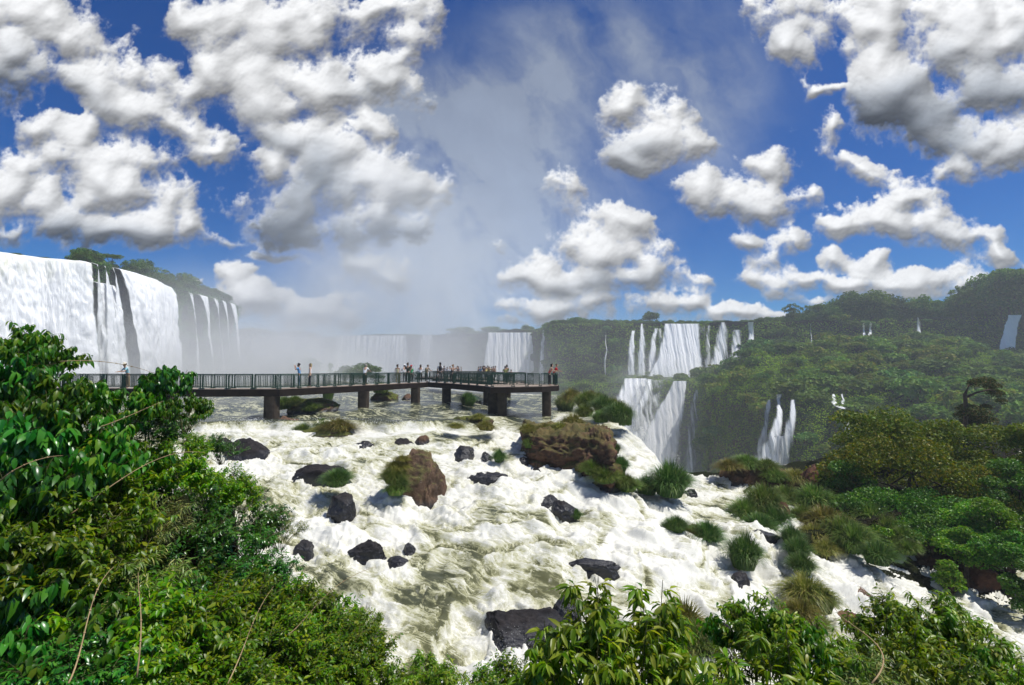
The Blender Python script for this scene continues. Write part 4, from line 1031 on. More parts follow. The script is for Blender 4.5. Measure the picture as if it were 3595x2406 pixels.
# ================================================================ walkway
M_rail = plain('green painted steel', (.010, .045, .028), .45, .4, var=.2, vs=4)
M_conc = plain('weathered concrete', (.052, .040, .030), .9, .15, var=.45, vs=2.2, bump=.5, bs=14)
M_deck = plain('pinkish deck', (.34, .27, .22), .9, .15, var=.15, vs=2)
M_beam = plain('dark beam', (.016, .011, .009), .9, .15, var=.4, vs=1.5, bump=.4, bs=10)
M_mesh = plain('wire mesh', (.03, .06, .05), .5, .4)
walk = empty('walkway', (0, 0, 0), 0, 'long raised walkway on concrete piers with green railings, crossing the river above the rapids', 'walkway')
def G(px, py, d): return P(px, py, d)
A = [G(-260, 1352, 45), G(300, 1358, 43), G(705, 1361, 41), G(981, 1362, 41.5), G(1233, 1353, 49), G(1503, 1346, 62)]
ZD = -1.62
for p in A: p.z = ZD
Bp = [A[-1], G(1590, 1350, 56.5), G(1705, 1358, 48.5)]
for p in Bp: p.z = ZD
W = 1.5
def off(pts, w):
    out = []
    for i, p in enumerate(pts):
        t = (pts[min(i + 1, len(pts) - 1)] - pts[max(i - 1, 0)]); t.z = 0; t.normalize()
        out.append(p + Vector((-t.y, t.x, 0)) * w)
    return out
def ribbon(name, pts, w, z1, z0, m, inset=0.):
    mb = MB(); a, b = off(pts, inset), off(pts, w - inset); V = []
    for p, q in zip(a, b): V += [(p.x, p.y, p.z + z1), (q.x, q.y, q.z + z1), (q.x, q.y, q.z + z0), (p.x, p.y, p.z + z0)]
    n = len(pts); Q = [(i * 4 + k, i * 4 + (k + 1) % 4, i * 4 + 4 + (k + 1) % 4, i * 4 + 4 + k) for i in range(n - 1) for k in range(4)] + [(0, 3, 2, 1), (n * 4 - 4, n * 4 - 3, n * 4 - 2, n * 4 - 1)]
    mb.add(V, Q); return mb.build(name, m, walk)
# far wing: on from the platform, away to the two distant lookouts
far1 = [Vector((2.2, 50.5, ZD)), Vector((1.2, 58, ZD)), Vector((-1.0, 66, ZD)), Vector((-5, 78, ZD)), Vector((-8, 86, ZD)), Vector((-11.5, 92, ZD))]
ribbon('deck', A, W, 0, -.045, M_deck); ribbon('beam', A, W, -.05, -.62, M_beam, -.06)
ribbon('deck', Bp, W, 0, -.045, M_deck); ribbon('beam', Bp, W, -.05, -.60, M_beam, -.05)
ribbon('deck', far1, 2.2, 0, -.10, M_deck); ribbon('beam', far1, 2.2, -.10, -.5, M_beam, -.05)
# platform: a polygon
pf = [G(1706, 1358, 48.2), G(1724, 1364, 46), G(1800, 1365, 46.3), G(1900, 1364, 47.6), G(1955, 1362, 50), Vector((4.7, 52, 0)), Vector((3.4, 54, 0)), Vector((0.6, 54.5, 0)), Vector((-2.2, 52.5, 0))]
for p in pf: p.z = ZD
def slab(name, pts, z1, z0, m, grow=0.):
    c = sum(pts, Vector()) / len(pts); P2 = [p + (p - c).normalized() * grow for p in pts]
    n = len(pts); V = [(p.x, p.y, p.z + z1) for p in P2] + [(p.x, p.y, p.z + z0) for p in P2]
    V += [(c.x, c.y, c.z + z1), (c.x, c.y, c.z + z0)]
    mb = MB(); mb.add(V, [(i, i + n, (i + 1) % n + n, (i + 1) % n) for i in range(n)], [(2 * n, i, (i + 1) % n) for i in range(n)] + [(2 * n + 1, (i + 1) % n + n, i + n) for i in range(n)])
    return mb.build(name, m, walk)
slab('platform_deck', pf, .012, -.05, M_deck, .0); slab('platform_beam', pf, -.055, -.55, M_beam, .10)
# distant lookouts
lk1 = [Vector((-3.0, 90, 0)), Vector((-3.4, 96, 0)), Vector((-14, 96, 0)), Vector((-14, 90.5, 0))]
lk2 = [Vector((1.6, 62, 0)), Vector((1.7, 67, 0)), Vector((-3, 68.5, 0)), Vector((-2.5, 62.6, 0))]
lk3 = [Vector((-12, 100.5, 0)), Vector((-12, 104, 0)), Vector((-19.0, 105, 0)), Vector((-19, 101, 0))]
for L_ in (lk1, lk2, lk3):
    for p in L_: p.z = ZD - .02
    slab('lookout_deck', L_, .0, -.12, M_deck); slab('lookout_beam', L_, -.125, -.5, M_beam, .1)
ribbon('deck', [Vector((-12, 95, ZD)), Vector((-14, 101.5, ZD))], 2, .01, -.1, M_deck)

def pier(px0, px1, pyb, d, zt=-.56):
    c = G((px0 + px1) / 2, pyb, d); w = (px1 - px0) / F_ * d
    zb = wz(c.x, c.y) - 1.6
    mb = MB(); n = 16; V = []
    for z in (zb, (zb + ZD) / 2, ZD + zt):
        for k in range(n):
            a = 2 * math.pi * (k + .5) / n; e = .42
            V.append((c.x + w * .52 * math.copysign(abs(math.cos(a)) ** e, math.cos(a)), c.y + w * .5 * math.copysign(abs(math.sin(a)) ** e, math.sin(a)), z))
    mb.add(V, [(i * n + k, i * n + (k + 1) % n, (i + 1) * n + (k + 1) % n, (i + 1) * n + k) for i in range(2) for k in range(n)])
    return mb.build('pier', M_conc, walk)
for a in [(932, 975, 1459, 41.9), (1259, 1293, 1432, 49.9), (1444, 1473, 1410, 59.5), (1553, 1582, 1412, 58.6), (1714, 1747, 1446, 49.5), (1747, 1779, 1461, 47.2), (1904, 1934, 1458, 49.2), (1697, 1714, 1407, 65), (1780, 1793, 1392, 72), (560, 600, 1440, 43.5), (200, 242, 1440, 44.5)]: pier(*a)

# railings: posts in pairs with bays of thin bars between them
def railing(pts, bay=2.0, h=1.15, closed=False, fine=True, zoff=0., bars=13, inset=.06, mesh_bays=()):
    seq = list(pts) + ([pts[0]] if closed else [])
    for a, b in zip(seq[:-1], seq[1:]):
        L = (b - a).length
        if L < .3: continue
        n = max(1, round(L / bay)); t = (b - a) / L
        for i in range(n):
            p, q = a + t * (L * i / n + .10), a + t * (L * (i + 1) / n - .10)
            z = Vector((0, 0, 1)); mb = MB()
            mb.bar(p + z * h, q + z * h, .08, .08); mb.bar(p + z * .14, q + z * .14, .05, .04)
            mb.bar(p + z * (h - .10), q + z * (h - .10), .03, .03)
            k = bars if fine else 4
            for j in range(1, k):
                s = p.lerp(q, j / k); mb.bar(s + z * .14, s + z * (h - .1), .026 if fine else .03)
            pn = mb.build('railing_panel', M_rail, walk)
            for e in (p, q):
                m2 = MB(); m2.bar(e + z * 0.0, e + z * (h + .02), .075, .075); m2.box(e + z * .03, (.2, .2, .06))
                if fine: m2.build('post', M_rail, pn)
                else:
                    m2.build('post', M_rail, pn); break
railing(off(A, .08), 2.0); railing(off(A, W - .08), 2.0)
railing(off(Bp, .08), 2.0); railing(off(Bp[:2] + [Vector((-3.2, 51.8, ZD))], W - .08), 2.0)
c = sum(pf, Vector()) / len(pf); pin = [p + (c - p).normalized() * .12 for p in pf]
railing(pin[0:6], 1.9); railing([pin[5], pin[6]], 1.9); railing([pin[8], pin[7]], 1.9)
railing(off(far1, .1), 2.4, fine=False); railing(off(far1, 2.1), 2.4, fine=False)
for L_ in (lk1, lk2, lk3):
    railing([p.copy() for p in L_], 2.2, fine=False, closed=True)

# ================================================================ people
SK = [(.42, .25, .17), (.55, .36, .26), (.30, .17, .11)]
def cm(name, c, rough=.8): return plain(name, c, rough, .2, var=.08, vs=9)
_mc = {}
def cloth(c, nm):
    if (c, nm) not in _mc: _mc[(c, nm)] = cm(nm, c)
    return _mc[(c, nm)]
def skin_mesh(pts, edges, rad, name, m, parent, sub=1):
    """one continuous surface grown round a skeleton"""
    me = bpy.data.meshes.new(name); me.from_pydata([tuple(p) for p in pts], edges, []); o = bpy.data.objects.new(name, me); COL.objects.link(o)
    md = o.modifiers.new('s', 'SKIN'); 
    for i, r in enumerate(rad):
        me.skin_vertices[0].data[i].radius = (r if hasattr(r, '__len__') else (r, r))
    me.skin_vertices[0].data[0].use_root = True
    md.use_smooth_shade = True
    s = o.modifiers.new('d', 'SUBSURF'); s.levels = sub; s.render_levels = sub
    dg = bpy.context.evaluated_depsgraph_get(); ev = o.evaluated_get(dg); m2 = bpy.data.meshes.new_from_object(ev)
    o.modifiers.clear(); o.data = m2; bpy.data.meshes.remove(me); m2.name = name
    m2.materials.clear(); m2.materials.append(m); o.parent = parent
    return o

def body_parts(pose):
    """joints of a standing adult 1.7 m tall facing +Y; arms follow the pose"""
    lean = {'stand': 0, 'rail': .22, 'photo': .05, 'hip': 0, 'walk': .04}[pose]
    J = {'pel': (0, 0, .92), 'sp': (0, lean * .35, 1.12), 'ch': (0, lean * .7, 1.32), 'nk': (0, lean, 1.47), 'hd': (0, lean * 1.15 + .02, 1.60)}
    for s, n in ((-1, 'l'), (1, 'r')):
        st = (.16 * s if pose == 'walk' else .02 * s)
        J['hip' + n] = (.09 * s, 0, .88); J['kn' + n] = (.10 * s, .03 + st * .6, .48); J['an' + n] = (.10 * s, st, .08); J['to' + n] = (.11 * s, st + .15, .03)
        J['sh' + n] = (.18 * s, lean * .8, 1.40)
        if pose == 'stand': J['el' + n] = (.24 * s, lean + .0, 1.12); J['wr' + n] = (.24 * s, .08, .86)
        elif pose == 'rail': J['el' + n] = (.27 * s, lean + .12, 1.17); J['wr' + n] = (.18 * s, lean + .36, 1.14)
        elif pose == 'photo': J['el' + n] = (.28 * s, .20, 1.26); J['wr' + n] = (.08 * s, .30, 1.52)
        elif pose == 'hip': J['el' + n] = (.36 * s, -.04, 1.16); J['wr' + n] = (.20 * s, .08, .98)
        elif pose == 'walk': J['el' + n] = (.25 * s, -.14 * s, 1.14); J['wr' + n] = (.24 * s, -.08 * s + .12, .92)
    return J
_pp = {}
def person(loc, rz, pose, top, legs, hair, label, scale=1., skin=0, hat=None, bag=None, longhair=False, shorts=False, sleeveless=False, group=None):
    root = empty('person', loc, rz, label, 'person', group); root.scale = (scale * 1.2,) * 3
    J = body_parts(pose); V = lambda k: Vector(J[k])
    # body: one skin from crown to toes to fingers
    names = ['pel', 'sp', 'ch', 'nk', 'hd', 'hipl', 'knl', 'anl', 'tol', 'hipr', 'knr', 'anr', 'tor', 'shl', 'ell', 'wrl', 'shr', 'elr', 'wrr']
    pts = [V(k) for k in names]; ix = {k: i for i, k in enumerate(names)}
    rad = {'pel': (.15, .10), 'sp': (.13, .09), 'ch': (.155, .10), 'nk': .052, 'hd': (.075, .09), 'hip': .085, 'kn': .055, 'an': .036, 'to': .034, 'sh': .052, 'el': .038, 'wr': .026}
    rr = [rad.get(k, rad.get(k[:-1])) for k in names]
    E = [('pel', 'sp'), ('sp', 'ch'), ('ch', 'nk'), ('nk', 'hd')]
    for n in 'lr': E += [('pel', 'hip' + n), ('hip' + n, 'kn' + n), ('kn' + n, 'an' + n), ('an' + n, 'to' + n), ('ch', 'sh' + n), ('sh' + n, 'el' + n), ('el' + n, 'wr' + n)]
    edges = [(ix[a], ix[b]) for a, b in E]
    hd = V('hd'); pts += [hd + Vector((0, .0, .10)), hd + Vector((0, .095, -.01))]; rr += [(.062, .075), .016]      # crown, nose
    edges += [(ix['hd'], len(pts) - 2), (ix['hd'], len(pts) - 1)]
    for n, s in (('l', -1), ('r', 1)):
        w, e = V('wr' + n), V('el' + n); dirh = (w - e).normalized()
        side = dirh.cross(Vector((0, 0, 1)) if abs(dirh.z) < .9 else Vector((0, 1, 0))).normalized()
        palm = w + dirh * .06; pts.append(palm); rr.append((.036, .018)); ip = len(pts) - 1; edges.append((ix['wr' + n], ip))
        for f, (o_, l_) in enumerate([(-.027, .068), (-.009, .08), (.009, .076), (.027, .06)]):
            pts += [palm + side * o_ * 1.1 + dirh * .035, palm + side * o_ * 1.25 + dirh * (.035 + l_ * .8) + Vector((0, 0, -.018))]; rr += [.0095, .008]
            edges += [(ip, len(pts) - 2), (len(pts) - 2, len(pts) - 1)]
        pts.append(palm - side * .045 * s + dirh * .015); rr.append(.010); edges.append((ip, len(pts) - 1))
    key = (pose, skin)
    if key not in _pp:
        _pp[key] = skin_mesh(pts, edges, rr, 'body', cloth(SK[skin], 'skin'), root).data
    else:
        o = bpy.data.objects.new('body', _pp[key]); COL.objects.link(o); o.parent = root
    # shirt over the trunk and upper arms, trousers over hips and legs
    def part(nm, keys, E2, radd, m):
        k2 = (nm, pose, sleeveless, shorts, m.name)
        if k2 in _pp: o = bpy.data.objects.new(nm, _pp[k2]); COL.objects.link(o); o.parent = root; return o
        pts = [V(k) if isinstance(k, str) else Vector(k) for k in keys]; o = skin_mesh(pts, E2, radd, nm, m, root); _pp[k2] = o.data; return o
    ks = ['sp', 'ch']; base = V('pel') + Vector((0, 0, .02)); neck = V('nk') - Vector((0, 0, .06))
    kk = ['sp', tuple(base), 'ch', tuple(neck)]; EE = [(0, 1), (0, 2), (2, 3)]; r2 = [(.145, .108), (.165, .118), (.172, .118), (.085, .07)]
    if not sleeveless:
        for n in 'lr':
            kk += ['sh' + n, tuple(V('sh' + n).lerp(V('el' + n), .75))]; r2 += [.068, .056]; EE += [(2, len(kk) - 2), (len(kk) - 2, len(kk) - 1)]
    part('shirt', kk, EE, r2, cloth(top, 'shirt cloth'))
    kk = [tuple(V('pel') + Vector((0, 0, .06))), 'pel']; r2 = [(.155, .11), (.165, .12)]; EE = [(0, 1)]
    for n in 'lr':
        kk += ['hip' + n]; r2 += [.10]; EE.append((1, len(kk) - 1)); h = len(kk) - 1
        kk += [tuple(V('hip' + n).lerp(V('kn' + n), .92))]; r2 += [.075]; EE.append((h, h + 1))
        if not shorts: kk += [tuple(V('an' + n) + Vector((0, 0, .02)))]; r2 += [.055]; EE.append((h + 1, h + 2))
    part('shorts' if shorts else 'trousers', kk, EE, r2, cloth(legs, 'trouser cloth'))
    hp = [tuple(hd + Vector((0, -.02, .05))), tuple(hd + Vector((0, -.035, .11))), tuple(hd + Vector((0, -.075, .0)))]; hr = [.088, .072, .065]; he = [(0, 1), (0, 2)]
    if longhair: hp.append(tuple(hd + Vector((0, -.10, -.16)))); hr.append((.075, .04)); he.append((2, 3))
    part('hair', hp, he, hr, cloth(hair, 'hair' + ('l' if longhair else '')))
    if hat:
        mb = MB(); c0 = hd + Vector((0, -.01, .10)); n = 14; V_ = []
        for (r, z) in ((.15, -.005), (.105, .0), (.10, .06), (.06, .10), (.005, .11)):
            for k in range(n): V_.append((c0.x + r * math.cos(6.283 * k / n), c0.y + r * 1.15 * math.sin(6.283 * k / n), c0.z + z))
        mb.add(V_, [(i * n + k, i * n + (k + 1) % n, (i + 1) * n + (k + 1) % n, (i + 1) * n + k) for i in range(4) for k in range(n)]); mb.build('hat', cloth(hat, 'hat cloth'), root, True)
    if bag:
        mb = MB(); c0 = V('ch') + Vector((0, -.20, -.08)); n = 10; V_ = []
        for (r, z) in ((.02, -.24), (.13, -.20), (.15, .0), (.12, .17), (.02, .22)):
            for k in range(n): V_.append((c0.x + r * math.cos(6.283 * k / n), c0.y + r * .55 * math.sin(6.283 * k / n), c0.z + z))
        mb.add(V_, [(i * n + k, i * n + (k + 1) % n, (i + 1) * n + (k + 1) % n, (i + 1) * n + k) for i in range(4) for k in range(n)]); mb.build('backpack', cloth(bag, 'bag cloth'), root, True)
    return root
def on_deck(px, d):
    p = P(px, 1360, d); return Vector((p.x, p.y, ZD + .005))
WH, BK, KH = (.75, .75, .76), (.025, .025, .03), (.30, .25, .16)
BR, BL, DG = (.06, .035, .02), (.55, .40, .20), (.05, .05, .05)
Gp = 'visitors on the walkway'
person(on_deck(449, 43.4), 2.6, 'rail', (.30, .55, .62), KH, BR, 'person in a pale cap and light blue shirt, half hidden by leaves at left', hat=(.6, .55, .45), group=Gp)
person(on_deck(1050, 43.9), 1.75, 'photo', (.12, .33, .62), (.16, .22, .30), (.05, .03, .02), 'person in a bright blue shirt holding a camera, nearest the left pier of the walkway', group=Gp)
person(on_deck(1088, 44.6), 1.9, 'stand', (.78, .74, .76), (.03, .03, .04), BL, 'blond person in a white top and dark trousers beside the person in blue', sleeveless=True, longhair=True, group=Gp, skin=1)
person(on_deck(1279, 51.5), -.3, 'rail', WH, (.10, .08, .06), (.45, .42, .38), 'person in a white long shirt leaning on the rail alone', group=Gp, skin=1)
person(on_deck(1395, 58), -.1, 'stand', (.70, .60, .36), (.42, .38, .22), BR, 'person in a yellow-cream top, left of the cluster at the bend', sleeveless=True, group=Gp)
person(on_deck(1420, 59.5), .3, 'rail', WH, (.12, .12, .14), BR, 'person in a white cap and white shirt in the cluster at the bend', hat=(.8, .8, .8), group=Gp, skin=1)
person(on_deck(1431, 58.8), 0, 'stand', (.035, .045, .035), (.03, .03, .03), (.10, .07, .05), 'tall person in dark clothes in the cluster at the bend', 1.1, group=Gp)
person(on_deck(1443, 59.6), 0, 'stand', (.03, .40, .14), (.05, .05, .06), (.35, .02, .02), 'person in a green shirt and red cap in the cluster at the bend', .95, hat=(.55, .02, .03), group=Gp)
person(on_deck(1476, 61.8), .1, 'photo', WH, (.03, .025, .03), BR, 'person in a white shirt with a hand raised to the head, near the bend', longhair=True, group=Gp)
person(on_deck(1496, 62.6), -.6, 'rail', (.20, .18, .12), (.05, .05, .05), (.08, .05, .03), 'person in a dark olive vest leaning on the rail at the bend', bag=(.25, .22, .14), group=Gp, skin=1)
person(on_deck(1545, 60.6), .2, 'stand', WH, (.03, .03, .04), (.015, .012, .01), 'tall person in a white shirt with a black backpack', 1.12, bag=BK, group=Gp, skin=2)
person(on_deck(1535, 60.2), .4, 'stand', (.55, .53, .56), (.05, .05, .05), BR, 'child in a pale top standing behind the railing below the backpacker', .62, group=Gp)
person(on_deck(1585, 58.3), -.5, 'rail', (.02, .02, .025), (.05, .04, .04), (.28, .16, .08), 'person in a black sleeveless top leaning forward on the rail', sleeveless=True, group=Gp, skin=1)
person(on_deck(1928, 49.2), -1.2, 'rail', (.62, .10, .06), (.02, .02, .025), (.015, .012, .01), 'dark-haired person in a red sleeveless top at the platform tip', sleeveless=True, longhair=True, group=Gp, skin=1)
person(on_deck(1944, 50.2), -1.5, 'rail', (.55, .02, .03), (.02, .03, .03), (.12, .07, .05), 'person in a crimson shirt with both hands on the rail at the platform tip', group=Gp)
def far_p(px, d, *a, **k):
    p = P(px, 1340, d); return person(Vector((p.x, p.y, ZD + .005)), *a, **k)
far_p(1779, 64.0, .3, 'stand', (.10, .13, .06), (.05, .05, .04), (.04, .03, .02), 'pair at the near lookout: the taller one in an olive shirt', group=Gp)
far_p(1773, 63.6, .2, 'stand', (.25, .28, .10), (.05, .05, .04), (.04, .03, .02), 'pair at the near lookout: the shorter one in a yellow-green shirt', .92, group=Gp)
far_p(1794, 64, .2, 'stand', (.35, .33, .33), (.05, .05, .04), (.10, .05, .03), 'small child standing right of the pair at the near lookout', .72, group=Gp)
GL = 'visitors on the distant lookouts'
rs = np.random.RandomState(8)
far_list = [(1680, 91.5, (.12, .12, .13), 'grey'), (1687, 91, (.12, .30, .50), 'blue'), (1693, 92, WH, 'white'), (1698, 91, (.05, .03, .03), 'dark brown'), (1702, 93, (.04, .04, .05), 'black'), (1707, 91.5, (.65, .60, .20), 'yellow'), (1713, 92.5, (.55, .48, .15), 'mustard'), (1717, 91.5, (.30, .26, .08), 'olive'), (1727, 92, (.40, .30, .22), 'tan'), (1733, 92.6, (.50, .22, .18), 'pinkish red'), (1739, 91.4, (.35, .28, .22), 'brown')]
for px, d, c, n in far_list:
    far_p(px, d, rs.uniform(-1.5, 1.5), ['stand', 'hip', 'photo'][rs.randint(3)], c, (.06, .06, .07), BR, 'tiny far visitor in a %s top on the right half of the distant lookout' % n, rs.uniform(.92, 1.05), group=GL)
for px, d, c, n in [(1536, 103, (.35, .25, .2), 'brown'), (1559, 102, (.30, .32, .34), 'grey'), (1570, 101.8, WH, 'white'), (1580, 102, (.55, .60, .65), 'pale blue'), (1592, 103, (.5, .42, .38), 'beige'), (1606, 102, (.06, .06, .07), 'black'), (1610, 103, (.15, .16, .2), 'navy'), (1619, 102.4, (.25, .3, .3), 'teal grey')]:
    far_p(px, d, rs.uniform(-1.5, 1.5), ['stand', 'hip', 'photo'][rs.randint(3)], c, (.08, .08, .09), BR, 'tiny far visitor in a %s top on the farthest lookout at left' % n, rs.uniform(.92, 1.05), group=GL)
# ================================================================ rocks
def rockmat(name, dry=((.055, .038, .028), (.16, .095, .065)), wetc=(.014, .014, .018), moss=.0, wet=.0):
    m, nt, b, out = mat(name)
    tc = nt.new('ShaderNodeTexCoord').outputs['Object']
    n1 = nt.noise(tc, 1.3, 8, .65); n2 = nt.noise(tc, 6., 8, .7); n3 = nt.noise(tc, .8, 4, .6, .5)
    g = nt.new('ShaderNodeNewGeometry'); sep = nt.new('ShaderNodeSeparateXYZ'); nt.l.new(g.outputs['Normal'], sep.inputs[0])
    c = nt.mix(nt.mapr(n1, .35, .65), *dry); c = nt.mix(nt.mapr(n2, .55, .72, 0, .7), c, tuple(q * 1.5 for q in dry[1]))
    c = nt.mix(nt.mapr(n2, .45, .30, 0, .8), c, tuple(q * .4 for q in dry[0]))
    if moss:
        f = nt.math('MULTIPLY', nt.mapr(nt.math('ADD', nt.math('MULTIPLY', sep.outputs[2], .35), n3), .62 - .1 * moss, .80 - .1 * moss), moss, clamp=True)
        c = nt.mix(f, c, nt.mix(nt.mapr(n2, .35, .65), (.055, .085, .012), (.13, .155, .025)))
    # the splash zone: wet and nearly black up to a ragged height above the water
    at = nt.new('ShaderNodeAttribute', attribute_name='above').outputs['Fac']
    wz_ = nt.mapr(nt.math('ADD', at, nt.math('MULTIPLY', nt.math('SUBTRACT', n1, .5), .9)), .15 + wet, .45 + wet, 1., 0.)
    c = nt.mix(wz_, c, nt.mix(n2, wetc, tuple(q * 2.2 for q in wetc)))
    nt.put(b.inputs['Base Color'], c)
    nt.put(b.inputs['Roughness'], nt.mapr(wz_, 0, 1, .9, .28)); nt.put(b.inputs['Specular IOR Level'], nt.mapr(wz_, 0, 1, .2, .45))
    bp = nt.new('ShaderNodeBump', i_Strength=.9, i_Distance=.12); nt.put(bp.inputs['Height'], nt.math('ADD', n1, nt.math('MULTIPLY', n2, .45))); nt.put(b.inputs['Normal'], bp.outputs[0])
    return m
M_wet = rockmat('wet black rock', ((.013, .012, .014), (.036, .031, .031)), wetc=(.009, .009, .012), wet=.25)
M_brown = rockmat('brown basalt', ((.050, .032, .022), (.17, .095, .060)), moss=.0)
M_moss = rockmat('mossy basalt', ((.045, .030, .022), (.15, .090, .060)), moss=.75)
M_red = rockmat('reddish boulder', ((.055, .028, .018), (.15, .070, .045)), wet=-.1)

import bmesh
def ico(sub):
    bm = bmesh.new(); bmesh.ops.create_icosphere(bm, subdivisions=sub, radius=1)
    v = np.array([q.co[:] for q in bm.verts]); f = np.array([[q.index for q in p.verts] for p in bm.faces]); bm.free(); return v, f
ICO = {k: ico(k) for k in (3, 4, 5, 6)}
ROCKS = []
def rock(px, pyb, w, h, m, label, seed, depth=1.0, z=None, boxy=0., tilt=(0, 0), sub=5, name='boulder', group='boulders in the rapids', lean=0., rough=1., turn=0., peak=(0, 0)):
    """px, pyb: where its foot meets the water; w, h: width and height in photograph pixels"""
    c = Pz(px, pyb, -6.)
    for _ in range(6): c = Pz(px, pyb, wz(c.x, c.y) if z is None else z)
    s = c.y / F_; W_, H_ = w * s / 2, h * s * 1.0
    D_ = W_ * depth
    v, f = ICO[sub]
    p = v.copy(); rs_ = seed * 7.7
    # facets: flatten along a handful of random planes
    r = np.random.RandomState(seed)
    for k in range(16):
        n = r.normal(size=3); n[2] *= .8; n /= np.linalg.norm(n); lim = r.uniform(.62, .92)
        d = p @ n; p -= np.clip(d - lim, 0, None)[:, None] * n
    if boxy: p = np.sign(p) * np.abs(p) ** (1 - boxy * .45) 
    nrm = v
    n1 = fbm3(v[:, 0] * 1.4 + rs_, v[:, 1] * 1.4, v[:, 2] * 1.4 - rs_, 5, .55); n2 = np.abs(fbm3(v[:, 0] * 3 + rs_, v[:, 1] * 3, v[:, 2] * 3, 5, .55))
    n3 = fbm3(v[:, 0] * 9 + rs_, v[:, 1] * 9, v[:, 2] * 9, 3, .6)
    p = p * (1 + rough * (.30 * n1 - .22 * (n2 - .2) + .035 * n3))[:, None]
    p[:, 0] += lean * np.clip(p[:, 2], 0, 1)
    p[:, 0] = p[:, 0] / max(abs(p[:, 0])); 
    top = p[:, 2].max(); zz_ = p[:, 2] / top
    up = np.where(zz_ > 0, zz_ * H_, zz_ * max(.6, H_ * .8))
    up = up + (peak[0] * p[:, 0] * np.clip(zz_, 0, 1)) * H_ * .5
    X = p[:, 0] * W_; Y = p[:, 1] * D_ + D_ * .55
    ct, st_ = math.cos(turn), math.sin(turn)
    X, Y = X * ct - (Y - D_ * .55) * st_, X * st_ + (Y - D_ * .55) * ct + D_ * .55
    o = mesh_np(name, np.stack([X, Y, up], 1), f, m, True, attrs={'above': up / max(.35, 1.)}, loc=(c.x, c.y, c.z - .14 * H_))
    tag(o, label, 'boulder', group)
    ROCKS.append((c.x, c.y + D_ * .55, W_, D_, c.z, H_))
    return o, c, s
